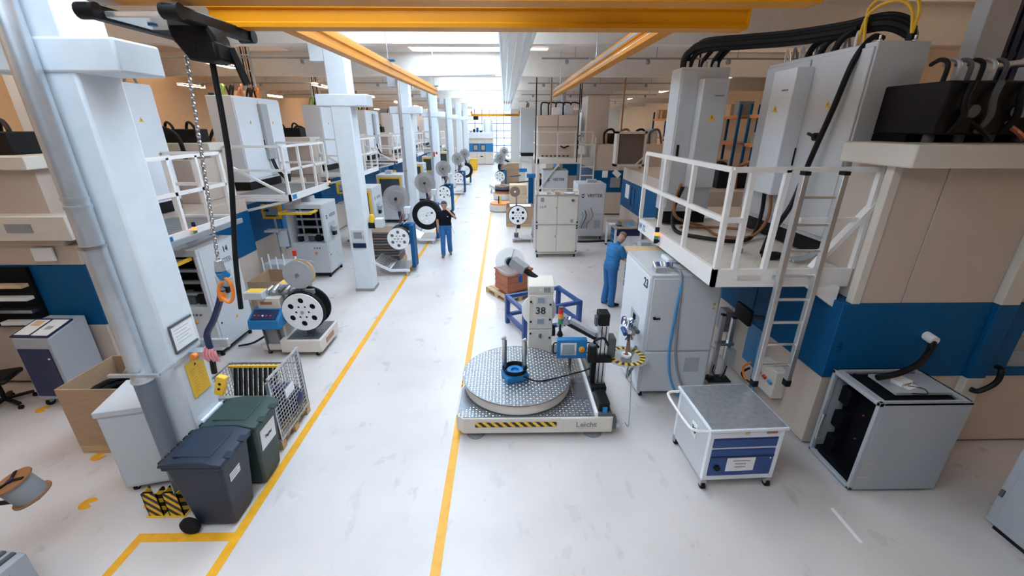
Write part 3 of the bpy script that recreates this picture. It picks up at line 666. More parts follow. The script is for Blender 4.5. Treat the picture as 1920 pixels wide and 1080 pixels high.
# ---------------------------------------------------------------- left press row
def press_left(yf, lab, detail, fx=-6.75):
    t = T('forming_press', lab, 'machine', (-8.4, yf + 2.2, 0))
    def Q(nm, m, *b, **k): return B(*b).build(nm, m, t, world=True, **k)
    xe, xb, yb = fx, -10.6, yf + 4.3
    Q('base_skirt', 'black', xb + .05, yf + .1, 0, xe - .08, yb - .05, .05)
    n = 2 if detail else 1
    for k in range(n):
        a, b = yf + (yb - yf) * k / n, yf + (yb - yf) * (k + 1) / n - .012
        Q('lower_panel', 'cream', xb, a, .05, xe, b, 1.07, bevel=.01)
        Q('blue_band', 'blue', xb - .02, a, 1.07, xe + .015, b, 2.06, bevel=.01)
    Q('table_top', 'cream', xb, yf, 2.06, xe, yb, 2.36, bevel=.01)
    Q('front_wall', 'cream', xb, yf - .04, 2.36, xe - .12, yf + .6, 3.45, bevel=.01)
    Q('ledge', 'creamlight', xb, yf - .25, 3.45, xe + .02, yf + .6, 3.62, bevel=.012)
    Q('ram_housing', 'cream', xb, yf + 3.5, 2.36, xe - .5, yb, 3.3, bevel=.015)
    for k in range(5 if detail else 2):
        x = xe - .5 - .5 * k
        M().tube([(x, yf + .2, 3.6), (x, yf + .2, 3.95), (x - .25, yf + .35, 4.05), (x - .4, yf + .4, 3.6)], .03, 6).build('hydraulic_hose', ('black', 'black', 'darkgrey')[k % 3], t, world=True)
    Q('pump_block', 'black', xe - 2.3, yf + .05, 3.62, xe - .4, yf + .5, 3.92, bevel=.02)
    M().lathe([(0, 0), (.24, 0), (.26, .1), (.2, .3), (0, .34)], (xe - 1.2, yf + 3.2, 3.3), 'z', 18).build('motor', 'darkgrey', t, world=True)
    for k in range(3 if detail else 1):
        M().tube([(xe - .8 - .5 * k, yf + 3.8, 3.3), (xe - .8 - .5 * k, yf + 3.7, 3.8), (xe - 1.1 - .5 * k, yf + 3.5, 3.95), (xe - 1.3 - .5 * k, yf + 3.3, 3.5)], .045, 8).build('hydraulic_hose', 'black', t, world=True)
    Q('service_door', 'brightblue', xe, yf + 2.2, .45, xe + .03, yf + 2.7, 1.9)
    return t
def platform_left(y0, y1, lab, detail, xe=-5.3, xi=-6.72, diag=True, sign=True):
    t = T('access_platform', lab, 'platform', ((xe + xi) / 2, (y0 + y1) / 2, 2.2))
    def Q(nm, m, *b, **k): return B(*b).build(nm, m, t, world=True, **k)
    Q('fascia', 'railwhite', xe - .05, y0, 2.24, xe, y1, 2.40); Q('fascia', 'railwhite', xi, y0, 2.24, xe, y0 + .05, 2.40); Q('fascia', 'railwhite', xi, y1 - .05, 2.24, xe, y1, 2.40)
    if detail:
        n = int((y1 - y0) / .075)
        bar = Q('grating_bar', 'galv', xi, y0 + .06, 2.34, xe - .05, y0 + .085, 2.38)
        rep(bar, [(0, (y1 - y0 - .15) * k / n, 0) for k in range(1, n)], t)
        for k in range(3): Q('bearer', 'midgrey', xi + .1 + .55 * k, y0 + .05, 2.26, xi + .15 + .55 * k, y1 - .05, 2.34)
    else: Q('deck', 'galv', xi, y0, 2.33, xe - .05, y1, 2.38)
    ym = [y0 + .03 + (y1 - y0 - .06) * k / 3 for k in range(4)]
    railing(t, [(xi + .05, y0 + .03), (xe - .03, y0 + .03)] + [(xe - .03, y) for y in ym[1:]] + [(xi + .05, y1 - .03)], 2.40)
    if diag: M().bar((xi + .05, y0 + .03, 3.1), (xe - .15, y0 + .03, 2.42), .07, .05).build('diagonal_brace', 'railwhite', t, world=True)
    if sign:
        Q('number_plate', 'brightblue', xe, y0 + .1, 2.27, xe + .006, y0 + .32, 2.38)
    M().bar((xe - .1, y0 + .06, 2.24), (xi, y0 + .06, 1.95), .06).build('strut', 'railwhite', t, world=True)
    M().bar((xe - .1, y1 - .06, 2.24), (xi, y1 - .06, 1.95), .06).build('strut', 'railwhite', t, world=True)
    return t
pA = press_left(6.05, 'beige and blue press behind the standing desk and the strapped duct column', True, -6.3)
B(-8.2, 5.77, 2.50, -6.02, 6.7, 2.84).build('front_ledge', 'creamlight', pA, bevel=.012, world=True)
B(-6.85, 5.755, 2.62, -6.5, 5.77, 2.74).build('rating_plate', 'midgrey', pA, world=True)
B(-6.9, 5.985, 2.14, -6.6, 6.01, 2.34).build('notice', 'paper', pA, world=True)
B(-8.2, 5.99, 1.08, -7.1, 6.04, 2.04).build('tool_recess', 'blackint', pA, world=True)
for k in range(4): B(-7.7 + .02 * k, 5.88, 1.15 + .2 * k, -7.15, 5.99, 1.20 + .2 * k).build('tool_shelf', ('paper', 'steel', 'paper', 'cartonpale')[k], pA, world=True)
platform_left(6.15, 8.12, 'white railed grating platform behind the near white column with its duct', True, -5.2, -6.3)
ecab('white electrical cabinet with one yellow label beside the near white column', -7.4, 7.0, 2.38, -6.75, 8.95, 4.72, '+x', 2, 'cabwhite', None)
fronts = [10.4, 15.7, 21.0, 26.3, 31.6, 36.9]
names = ['behind the reel stand with two stacked reels', 'behind the second white column from the bins', 'behind the third white column from the bins', 'behind the fourth white column from the bins', 'behind the fifth white column from the bins', 'last in the left row']
for i, yf in enumerate(fronts):
    press_left(yf, 'beige blue-banded press ' + names[i], i < 2)
    platform_left(yf + .15, yf + 2.65, 'white railed platform of the press ' + names[i], i < 2)
    c = ecab('white electrical cabinet on the press ' + names[i], -7.45, yf + 1.15, 2.38, -6.8, yf + 3.45, 4.70, '+x', 2, 'cabwhite', None, detail=2 if i < 3 else 0, topcables=True)
    if i < 3:
        B(-6.77, yf + 2.2, 2.9 + .2, -6.68, yf + 2.55, 4.55).build('duct_strip', 'cabshade', c, bevel=.01, world=True)
        for k in range(2): cables(c, [(-6.72, yf + 2.3 + .1 * k, 3.1), (-6.66, yf + 2.4 + .1 * k, 2.75), (-6.5, yf + 2.6 + .12 * k, 2.42)], .022, 'black')
        for k in range(5): cables(c, [(-7.1, yf + 1.3 + .4 * k, 4.68), (-7.05, yf + 1.35 + .4 * k, 4.9 + .05 * (k % 3)), (-7.2, yf + 1.5 + .4 * k, 4.95), (-7.35, yf + 1.6 + .4 * k, 4.7)], .03, ('hosegreen', 'black', 'copper', 'black', 'orange')[k])
# riser trays by the left wall
for i, (x, y) in enumerate(((-8.2, 15.1), (-8.3, 20.4), (-8.3, 25.7))):
    t = T('cable_riser', 'vertical galvanised cable riser going up to the roof behind the left presses', 'cable tray', (x, y, 0), 0, 'cable risers behind the left presses')
    for dx in (-.16, .16): B(dx - .02, -.04, 0, dx + .02, .04, 6.3).build('side_rail', 'galv', t)
    for k in range(14): B(-.16, -.02, .2 + .45 * k, .16, .02, .24 + .45 * k).build('cross_bar', 'galv', t)
    for k in range(3): M().cyl((-.08 + .08 * k, 0, 0), (-.08 + .08 * k, 0, 6.3), .022, n=8).build('cable', ('black', 'copper', 'black')[k], t)
# blue storage posts and boxes at the walls
def wall_rack(lab, x, y, w, side):
    t = T('pallet_rack', lab, 'rack', (x, y, 0))
    for k in range(3):
        for dx in (0, .9): B(dx - .05, k * w / 2 - .05, 0, dx + .05, k * w / 2 + .05, 4.9).build('upright', 'blue', t)
    for z in (1.6, 3.1, 4.3):
        for dx in (0, .9): B(dx - .03, 0, z, dx + .03, w, z + .1).build('beam', 'orange', t)
        B(-.05, 0, z + .1, .95, w, z + .14).build('shelf_board', 'wood', t)
    return t
for i, y in enumerate((8, 14.5, 21, 27.5)):
    wall_rack('blue pallet rack standing along the far side of the right machines', 11.0, y, 5.6, 1)['group'] = 'racks along the right wall'
    for k in range(7):
        h = random.uniform(.35, .7); d = random.uniform(.4, .7); z = random.choice((3.24, 4.44, 1.74)); yy = y + .3 + .75 * k
        bx = B(11.05, yy, z, 11.75, yy + d, z + h).build('carton', random.choice(('carton', 'cartonpale', 'midgrey')), bevel=.01)
        tag(bx, 'storage carton on a blue pallet rack behind the right machines', 'box', 'cartons on the right racks')
for i, y in enumerate((7, 13.5, 20)):
    t = T('blue_post', 'blue steel post standing free in front of the tan left wall', 'post', (-12.6, y, 0), 0, 'blue posts by the left wall')
    B(-.09, -.06, 0.02, .09, .06, 5.3).build('post_shaft', 'blue', t); B(-.16, -.14, 0, .16, .14, .02).build('foot_plate', 'blue', t)
# ---------------------------------------------------------------- grey test cabinets (lettered)
def logo_mark(parent, loc, face, r=.05):
    # ring broken by a slanting gap
    ax = 'x' if face[1] == 'x' else 'y'; sg = -1 if face[0] == '-' else 1
    for a0 in (.35, .35 + PI):
        pts = [(r * math.cos(a0 + i * 2.4 / 10), r * math.sin(a0 + i * 2.4 / 10)) for i in range(11)] + [(r * .62 * math.cos(a0 + i * 2.4 / 10), r * .62 * math.sin(a0 + i * 2.4 / 10)) for i in range(10, -1, -1)]
        o = M().prism(pts, 0, sg * .003, ax).build('ring_mark', 'ink', parent); o.location = loc
    o = M().prism(circle(0, 0, r * .28, 12), 0, sg * .003, ax).build('ring_mark', 'ink', parent); o.location = loc
def test_cab(lab, x0, y0, y1, w, num=None, front='open', h=2.05, word='VESTER', logo=True):
    # grey inspection cabinet: lettered side faces the aisle (+x), window side faces -y
    x1 = x0; x0 = x1 - w; D = y1 - y0
    t = T('test_cabinet', lab, 'cabinet', ((x0 + x1) / 2, (y0 + y1) / 2, 0))
    def Q(nm, m, *b, **k): return B(*b).build(nm, m, t, world=True, **k)
    Q('base_frame', 'black', x0 + .05, y0 + .05, .08, x1 - .05, y1 - .05, .14)
    for fx in (x0 + .08, x1 - .08):
        for fy in (y0 + .08, y1 - .08): M().cyl((fx, fy, 0), (fx, fy, .08), .035, n=12).build('foot', 'rubber', t, world=True)
    if front == 'open':
        b = M(); b.box(x0, y0, .14, x1, y1, 1.0); b.box(x0, y0 + .5, 1.0, x1, y1, h); b.box(x0, y0, h - .12, x1, y0 + .5, h); b.box(x0, y0, 1.0, x0 + .06, y0 + .5, h - .12); b.box(x1 - .06, y0, 1.0, x1, y0 + .5, h - .12)
        b.build('housing', 'cabgrey', t, world=True, bevel=.008)
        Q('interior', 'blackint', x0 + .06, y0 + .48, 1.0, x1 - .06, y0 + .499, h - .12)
        fl = M(); fl.box(x0 + .04, y0 - .42, h - .19, x1 - .1, y0 - .36, h - .14); fl.box(x0 + .04, y0 - .4, h - .18, x0 + .09, y0 + .02, h - .13); fl.box(x1 - .15, y0 - .4, h - .18, x1 - .1, y0 + .02, h - .13)
        fp = fl.build('flap_frame', 'yellow', t, world=True)
        Q('flap_pane', 'glass', x0 + .09, y0 - .36, h - .165, x1 - .15, y0, h - .155)
        for k in range(3): Q('inner_rail', ('galv', 'midgrey', 'galv')[k], x0 + .12 + .02 * k, y0 + .2, 1.15 + .22 * k, x1 - .15, y0 + .28, 1.2 + .22 * k)
        for k in range(4): Q('inner_module', ('black', 'midgrey', 'darkgrey', 'black')[k], x0 + .14 + .17 * k, y0 + .15, 1.0, x0 + .26 + .17 * k, y0 + .4, 1.14 + .05 * (k % 2), bevel=.01)
        for k in range(2): Q('inner_upright', 'galv', x0 + .25 + .4 * k, y0 + .3, 1.0, x0 + .29 + .4 * k, y0 + .34, h - .15)
        for k in range(4): M().cyl((x1 - .42 + .07 * k, y0, .86), (x1 - .42 + .07 * k, y0 - .02, .86), .018, n=10).build('push_button', ('paper', 'darkgrey', 'darkgrey', 'darkgrey')[k], t, world=True)
        M().cyl((x1 - .32, y0, .72), (x1 - .32, y0 - .04, .72), .03, n=12).build('switch_knob', 'amber', t, world=True)
    else:
        Q('housing', 'cabgrey', x0, y0, .14, x1, y1, h, bevel=.01)
        Q('window_surround', 'yellow', x0 + .06, y0 - .03, h - .98, x1 - .06, y0, h - .08, bevel=.008)
        Q('dark_window', 'screendark', x0 + .13, y0 - .036, h - .90, x1 - .13, y0 - .03, h - .16)
        Q('lower_shelf', 'cabshade', x0 + .1, y0 - .12, h - 1.12, x1 - .1, y0, h - 1.06)
    d1 = Q('door', 'cabgrey', x1, y0 + .06, .2, x1 + .012, y1 - .03, .98, bevel=.004)
    Q('door_lock', 'black', x1 + .012, y0 + .12, .62, x1 + .02, y0 + .15, .65)
    triangle(t, (x1 + .013 - t.location.x, (y0 + y1) / 2 + .05 - t.location.y, .58), '+x', .09)
    Q('side_panel', 'cabgrey', x1, y0 + .06, 1.0, x1 + .010, y1 - .03, h - .04, bevel=.004)
    Q('chute_plate', 'cabshade', x1 + .010, y0 + .28, 1.22, x1 + .016, y0 + .72, 1.48)
    ch = Q('chute', 'steel', x1 + .012, y0 + .38, 1.24, x1 + .13, y0 + .58, 1.40, bevel=.02)
    Q('chute_mouth', 'black', x1 + .03, y0 + .40, 1.12, x1 + .10, y0 + .56, 1.24)
    if num: text(num, .15, (x1 + .013 - t.location.x, y0 + .72 - t.location.y, h - .18), '+x', 'ink', t)
    if logo: logo_mark(t, (x1 + .012 - t.location.x, y0 + .22 - t.location.y, h - .38), '+x', .055)
    if word: text(word, .13, (x1 + .012 - t.location.x, y0 + .62 - t.location.y, h - .38), '+x', 'inkgrey', t)
    Q('top_box', 'cabshade', x0 + .3, y0 + .4, h, x0 + .55, y0 + .7, h + .14, bevel=.01)
    return t
test_cab('grey test cabinet numbered 14 with raised yellow flap behind the crane hook', -5.2, 6.85, 7.9, .95, '14', logo=False)
test_cab('grey test cabinet with raised yellow flap before the second white column', -4.88, 11.2, 12.2, .98, None)
test_cab('grey test cabinet with yellow-framed dark window right behind the second white column', -4.45, 14.3, 15.4, .95, None, 'window')
test_cab('grey test cabinet with wide yellow-framed window by the spinning reel stand', -4.35, 18.3, 19.3, 1.1, None, 'window')
test_cab('grey test cabinet with yellow-framed window behind the third white column', -4.5, 23.9, 24.9, 1.1, None, 'window')
for i, y in enumerate((29.6, 35.0, 40.2)):
    test_cab('grey test cabinet with yellow-framed window far along the left machine row', -4.5, y, y + 1, 1.1, None, 'window')['group'] = 'far test cabinets of the left row'
# yellow framed operator panels on stalks, signal lamps under platforms
def panel_stand(lab, x, y, z, rz=0, grp=None):
    t = T('operator_panel', lab, 'control panel', (x, y, 0), rz, grp)
    M().cyl((0, .06, .02), (0, .06, z - .1), .03, n=10).build('stalk', 'cabshade', t); M().cyl((0, .06, 0), (0, .06, .025), .17, n=16).build('foot', 'darkgrey', t)
    B(-.26, -.03, z - .17, .26, .06, z + .22).build('panel_frame', 'yellow', t, bevel=.01)
    B(-.18, -.036, z - .10, .18, -.03, z + .15).build('screen', 'screen', t)
    B(-.16, -.04, z - .10, .12, -.036, z - .06).build('screen_bar', 'ink', t)
    B(-.2, -.22, z - .5, .16, .03, z - .44).build('keyboard_tray', 'cabgrey', t, bevel=.01)
    B(.02, .0, z - .95, .3, .3, z - .5).build('control_box', 'cabwhite', t, bevel=.01)
    return t
panel_stand('yellow-framed operator screen beside the test cabinet before the second white column', -6.25, 11.3, 1.82)
panel_stand('yellow-framed operator screen beside the dark-windowed cabinet behind the second column', -5.7, 15.2, 1.9)
for i, y in enumerate((20.5, 25.9)): panel_stand('yellow-framed operator screen among the left machines past the third column', -5.4, y, 1.8, 0, 'operator screens past the third column')
for (x, y, z, lab) in ((-5.14, 6.9, 2.26, 'signal lamp at the edge of the grating platform by the crane chain'), (-6.05, 10.75, 1.95, 'signal lamp above the yellow-framed screen beside the open test cabinet'), (-5.24, 12.9, 2.28, 'signal lamp at the platform end before the second white column'), (-5.24, 16.0, 2.28, 'signal lamp at the platform corner just behind the second white column'), (-5.24, 21.3, 2.28, 'signal lamp at the platform corner by the third white column')):
    signal_lamp(lab, x, y, z, d=-1)
# ---------------------------------------------------------------- reels
def reel_disc(parent, c, r, th=.02, m='paper', holem=None, nm='reel_disc', big=.15, axis='y', bolts=True):
    holes = [circle(.62 * r * math.cos(PI / 6 + k * PI / 3), .62 * r * math.sin(PI / 6 + k * PI / 3), big * r, 14) for k in range(6)]
    holes += [circle(.31 * r * math.cos(k * PI / 3), .31 * r * math.sin(k * PI / 3), .065 * r, 8) for k in range(6)]
    o = M().prism(circle(0, 0, r, 40), -th / 2, th / 2, axis, holes).build(nm, m, parent); o.location = c
    M().cyl((0, -th / 2 - .02, 0), (0, -th / 2, 0), .09 * r, n=10).build('hub_nut', 'steel', o)
    return o
def caster(parent, x, y, r=.06, m='rubber'):
    g = M(); g.box(x - .035, y - .03, r, x + .035, y + .03, r * 2 + .03); 
    a = g.build('caster_fork', 'galv', parent)
    M().cyl((x - .02, y, r), (x + .02, y, r), r, n=16).build('caster_wheel', m, a)
def dereeler(lab, x, y, tire=False, s=1.0, detail=True):
    t = T('dereeler', lab, 'reel stand', (x, y, 0))
    t.scale = (s, s, s)
    # base frame on four stub legs with slatted tray: sloped part, flat part
    for (lx, ly) in ((-.62, -.42), (.18, -.42), (-.62, .42), (.18, .42)): B(lx - .03, ly - .03, 0, lx + .03, ly + .03, .16).build('leg', 'cabshade', t)
    for ya in (-.46, .42): M().prism([(-.78, .38), (-.30, .13), (.26, .13), (.26, .19), (-.28, .19), (-.76, .44)], ya, ya + .04, 'y').build('base_side', 'cabwhite', t)
    sl = B(-.025, -.42, 0, .025, .42, .012).build('slat', 'alu', t); sl.location = (.21, 0, .19)
    for k in range(1, 9):
        c = sl.copy(); C.objects.link(c); c.parent = t; c.location = (.21 - .058 * k, 0, .19)
    for k in range(8):
        c = sl.copy(); C.objects.link(c); c.parent = t; c.location = (-.31 - .056 * k, 0, .205 + .029 * k); c.rotation_euler = (0, .48, 0)
    B(.26, -.1, .12, .36, .34, 1.38).build('post', 'blue', t, bevel=.012)
    B(-.05, .05, 1.3, .3, .25, 1.4).build('cross_head', 'blue', t, bevel=.01)
    # lower wheel
    zc = 1.0
    M().cyl((-.06, .0, zc), (.28, .12, zc), .05, n=12).build('axle', 'darkgrey', t)
    if tire:
        M().lathe([(.33, -.11), (.50, -.12), (.53, -.06), (.53, .10), (.50, .16), (.33, .15), (.33, -.11)], (-.02, -.12, zc), 'y', 40).build('wound_coil', 'rubber', t)
        reel_disc(t, (-.02, -.22, zc), .34)
    else:
        M().lathe([(.0, -.1), (.24, -.1), (.24, .3), (0, .3)], (-.06, .0, zc), 'y', 28).build('wound_coil', 'coil', t)
        reel_disc(t, (-.06, -.13, zc), .31)
        reel_disc(t, (-.06, .31, zc), .33, m='darkgrey')
    # upper reel on a slanting arm
    M().bar((.05, .1, 1.38), (-.0, .12, 1.66), .11, .09).build('lower_arm', 'darkblue', t); M().bar((-.0, .1, 1.62), (.06 - .12, .08, 2.1), .08, .08).build('arm', 'darkblue', t)
    u = (-.06, .1, 2.1)
    M().cyl((u[0], u[1] - .12, u[2]), (u[0], u[1] + .2, u[2]), .035, n=10).build('spindle', 'black', t)
    M().lathe([(.05, -.06), (.22, -.06), (.22, .06), (.05, .06), (.05, -.06)], u, 'y', 28).build('paper_coil', 'coil', t)
    for dy in (-.07, .07): M().lathe([(.04, -.004), (.36, -.004), (.36, .004), (.04, .004), (.04, -.004)], (u[0], u[1] + dy, u[2]), 'y', 36).build('reel_flange', 'smoke', t)
    for k in range(4): M().cyl((.02 + .05 * k, -.08, 1.42 + .03 * (k % 2)), (.02 + .05 * k, .06, 1.42 + .03 * (k % 2)), .022, n=10).build('guide_roller', 'steel', t)
    for k in range(2): M().bar((-.02 + .06 * k, .02, 1.44), (.10 + .04 * k, -.02, 1.78), .018).build('dancer_rod', 'copper', t)
    if detail:
        B(.18, -.18, 1.72, .36, .02, 1.9).build('drive_box', 'cabgrey', t, bevel=.01)
        M().bar((.2, -.05, 1.76), (.08, .05, 1.5), .03).build('drive_bracket', 'steel', t)
    return t
dereeler('blue-post reel stand with slatted tray right beside the second white column', -2.97, 11.75)
dereeler('reel stand carrying a thick black wound coil beside the walking man', -2.78, 15.15, True)
dereeler('blue-post reel stand with white perforated disc behind the walking man', -2.85, 20.4)
dereeler('blue-post reel stand with white disc fifth along the yellow lane line', -2.8, 26.5)
dereeler('reel stand with black wound coil beside the yellow bin at the lane end', -2.8, 31.2, True)
# stack of dark metal strips behind the first blue-post stand
ms = T('strip_coil_stack', 'stack of dark metal strip coils on a pallet behind the first blue-post reel stand', 'coil stack', (-3.6, 12.55, 0))
B(-.45, -.4, 0, .45, .4, .14).build('pallet', 'wood', ms)
for k in range(11): B(-.42 + .01 * (k % 2), -.38, .15 + .085 * k, .42 - .01 * (k % 3), .38, .15 + .085 * k + .06).build('strip_layer', 'darkgrey' if k % 2 else 'coil', ms)
# ---------------------------------------------------------------- cream reel machine with two stacked reels
rm = T('reel_feeder', 'cream and blue reel feeder with a perforated white wheel and a small brown reel', 'machine', (-3.9, 7.2, 0))
def R_(nm, m, *b, **k): return B(*b).build(nm, m, rm, world=True, **k)
R_('base', 'creamlight', -4.12, 6.82, .10, -3.38, 7.66, .35, bevel=.015)
R_('tread_cover', 'tread', -4.0, 6.86, .35, -3.42, 7.62, .357)
st = M()
for i in range(11):
    for j in range(15):
        x = -3.97 + .052 * i; y = 6.9 + .05 * j; st.add([(x - .016, y, .357), (x, y - .008, .357), (x + .016, y, .357), (x, y + .008, .357), (x, y, .361)], [(0, 1, 4), (1, 2, 4), (2, 3, 4), (3, 0, 4)])
st.build('tread_studs', 'treadstud', rm, world=True, stuff=True)
R_('rating_plate', 'copper', -3.379, 7.05, .18, -3.372, 7.40, .27)
for (x, y) in ((-3.5, 6.9), (-3.5, 7.58), (-4.42, 6.98), (-4.42, 7.55)): caster(rm, x + 3.9, y - 7.2, .05)
R_('base_extension', 'creamlight', -4.52, 6.92, .10, -4.12, 7.6, .22, bevel=.01)
R_('column', 'creamlight', -4.46, 6.98, .22, -4.06, 7.5, 1.12, bevel=.015)
R_('lower_grille', 'midgrey', -4.44, 6.96, .2, -4.10, 6.98, .58)
for k in range(2): M().bar((-4.40 + .26 * k, 6.93, .05), (-4.44 + .26 * k, 6.94, .55), .03).build('guard_rod', 'darkgrey', rm, world=True)
cn = M(); cn.prism([(6.72, .62), (7.55, .60), (7.55, .92), (6.98, .92), (6.74, .78)], -4.56, -4.02, 'x'); cn.build('console', 'brightblue', rm, bevel=.012, world=True)
kp = M(); kp.box(-.22, -.12, 0, .22, .10, .012, Matrix.Translation((-4.29, 6.86, .855)) @ Matrix.Rotation(.53, 4, 'X')); kp.build('keypad', 'darkblue', rm, world=True)
for k in range(5): kp = M(); kp.cyl((-4.45 + .07 * k, 6.82, .84), (-4.45 + .07 * k, 6.81, .86), .016, n=8); kp.build('button', ('copper', 'red', 'paper', 'red', 'copper')[k], rm, world=True)
R_('name_plate', 'copper', -4.40, 6.972, 1.0, -4.2, 6.98, 1.05)
for k, (x, y) in enumerate(((-4.62, 6.9), (-4.25, 7.35))):
    R_('scrap_tray', 'cabgrey', x, y, 1.12, x + .32, y + .24, 1.25, bevel=.008); R_('tray_label', 'signyellow', x + .03, y + .03, 1.25, x + .29, y + .21, 1.256)
M().bar((-4.3, 7.15, 1.16), (-3.5, 7.2, 1.17), .1, .08).build('feed_arm', 'midgrey', rm, world=True)
for k in range(6): M().cyl((-4.28 + .11 * k, 7.06, 1.22), (-4.28 + .11 * k, 7.24, 1.24 + .02 * (k % 2)), .035, n=12).build('guide_roller', ('steel', 'alu', 'darkgrey')[k % 3], rm, world=True)
wc = (-3.66, 7.0, .86)
reel_disc(rm, (wc[0] + 3.9, wc[1] - 7.2 - .06, wc[2]), .36, .02, 'paper', big=.15)
M().lathe([(.10, 0), (.375, 0), (.385, .03), (.385, .06), (.36, .06), (.2, .08), (.10, .08), (.10, 0)], (wc[0] + 3.9, wc[1] - 7.2 - .04, wc[2]), 'y', 40).build('rim', 'rubber', rm)
M().lathe([(.05, 0), (.385, 0), (.39, .04), (.37, .06), (.05, .06)], (wc[0] + 3.9, wc[1] - 7.2 + .22, wc[2]), 'y', 40).build('rear_flange', 'rubber', rm)
M().cyl((wc[0], wc[1], wc[2]), (wc[0], wc[1] + .25, wc[2]), .26, n=28).build('wound_wire', 'coil', rm, world=True)
M().bar((wc[0], 7.12, .36), (wc[0], 7.12, .9), .14, .1).build('wheel_stand', 'darkgrey', rm, world=True)
u = (-3.68, 7.05, 1.53)
for dy, c in ((0, 'smoke'), (.12, 'coil')): M().lathe([(.03, 0), (.26, 0), (.26, .012), (.03, .012), (.03, 0)], (u[0] + 3.9, u[1] - 7.2 + dy, u[2]), 'y', 36).build('small_reel_flange', 'cartonpale' if dy else 'cabshade', rm)
M().cyl((u[0], u[1] + .012, u[2]), (u[0], u[1] + .12, u[2]), .2, n=28).build('brown_tape', 'carton', rm, world=True)
M().cyl((u[0], u[1] - .03, u[2]), (u[0], u[1] + .2, u[2]), .035, n=14).build('reel_hub', 'steel', rm, world=True)
M().bar((u[0], u[1] + .18, 1.15), (u[0], u[1] + .18, 1.58), .05).build('reel_post', 'alu', rm, world=True)
M().bar((u[0] - .02, u[1] + .1, 1.80), (u[0] + .28, u[1] + .1, 1.74), .012).build('guide_wire', 'silver', rm, world=True)
M().cyl((u[0] - .08, u[1] + .2, 1.58), (u[0] - .08, u[1] + .2, 1.83), .018, n=8).build('lamp_stalk', 'paper', rm, world=True); M().cyl((u[0] - .08, u[1] + .2, 1.83), (u[0] - .08, u[1] + .2, 1.93), .035, n=12).build('red_lamp', 'red', rm, world=True)
cables(rm, [(-4.5, 7.3, .3), (-4.9, 7.3, .06), (-5.15, 7.2, .04)], .02, 'black')
# open cartons behind it
def carton(lab, x, y, sx, sy, h, z=0, m='carton', rz=0, pallet=True, grp=None, wall=.012):
    t = T('cardboard_box', lab, 'box', (x, y, z), rz, grp); z0 = 0
    if pallet:
        for k in range(3): B(-sx / 2, -sy / 2 + k * (sy - .1) / 2, 0, sx / 2, -sy / 2 + k * (sy - .1) / 2 + .1, .09).build('pallet_runner', 'wood', t)
        B(-sx / 2, -sy / 2, .09, sx / 2, sy / 2, .12).build('pallet_deck', 'wood', t); z0 = .12
    for a in ((-sx / 2, -sy / 2, sx / 2, -sy / 2 + wall), (-sx / 2, sy / 2 - wall, sx / 2, sy / 2), (-sx / 2, -sy / 2 + wall, -sx / 2 + wall, sy / 2 - wall), (sx / 2 - wall, -sy / 2 + wall, sx / 2, sy / 2 - wall)):
        B(a[0], a[1], z0, a[2], a[3], h).build('side_wall', m, t)
    B(-sx / 2 + wall, -sy / 2 + wall, z0, sx / 2 - wall, sy / 2 - wall, z0 + .01).build('bottom', m, t)
    return t
carton('open brown carton on the floor behind the cream reel feeder', -5.3, 9.35, 1.0, .9, .72)
cs = T('cream_cupboard', 'low grey machine cover with upright rods behind the cream reel feeder carton', 'cover', (-5.75, 10.5, 0))
B(-.45, -.2, .02, .35, .25, .7).build('cover_body', 'cabgrey', cs, bevel=.03); B(-.4, -.15, 0, .3, .2, .02).build('cover_foot', 'black', cs)
for k in range(4): M().cyl((-.4 + .18 * k, -.28, .01), (-.4 + .18 * k, -.28, .9 + .08 * (k % 2)), .018, n=8).build('rod', 'paper', cs)
B(-.5, -.32, 0, .3, -.24, .03).build('rod_foot', 'darkgrey', cs)
# ---------------------------------------------------------------- column fittings
sg = T('safety_notice', 'white framed notice fixed on the column with the big duct', 'sign', (-3.405, 4.0, 1.95))
B(0, -.15, -.13, .008, .15, .13).build('sheet', 'paper', sg); 
for (a, b, c, d) in ((-.16, -.145, -.15, .15), (-.16, .145, -.15, .15)): B(0, -.16, b - .012, .014, .16, b + .012).build('frame_bar', 'darkgrey', sg)
B(0, -.165, -.15, .014, -.15, .15).build('frame_bar', 'darkgrey', sg)
for k in range(5): B(.008, -.11, .08 - .035 * k, .009, .10 - .04 * (k % 2), .086 - .035 * k).build('print_line', 'cabshade', sg)
ys = T('safety_notice', 'orange-yellow printed notice on the column above the green bin', 'sign', (-3.405, 4.02, 1.42))
B(0, -.13, -.21, .006, .13, .21).build('sheet', 'signyellow', ys)
for k in range(9):
    for d in (-.09, .01): B(.006, d, .10 - .032 * k, .0068, d + .08 - .015 * (k % 3), .108 - .032 * k).build('print_line', 'amber', ys)
M().prism([(-.02, .14), (.02, .14), (0, .175)], .006, .007, 'x').build('print_mark', 'ink', ys)
sb = T('strap_clamp', 'galvanised clamp band around the column with the big duct, holding an orange knob', 'clamp', (-3.63, 4.0, 1.72))
for b in ((-.24, -.46, -.012, .24, -.43, .02), (.225, -.43, -.012, .25, .24, .02)): B(*b).build('band', 'galv', sb)
B(.25, -.05, -.06, .40, .05, .04).build('bracket', 'galv', sb, bevel=.006); M().cyl((.33, -.05, 0), (.33, -.10, 0), .035, n=14).build('knob', 'orange', sb)
B(.25, .15, -.02, .55, .19, .08).build('bracket_rail', 'galv', sb, bevel=.006)
skb = struct(B(-3.4, 3.85, .86, -3.36, 4.2, .95).build('trim_2', 'concrete', bevel=.01))
hm = T('wall_terminal', 'grey operator terminal with dark blue base hung on the second white column', 'terminal', (-3.62, 10.24, 1.28))
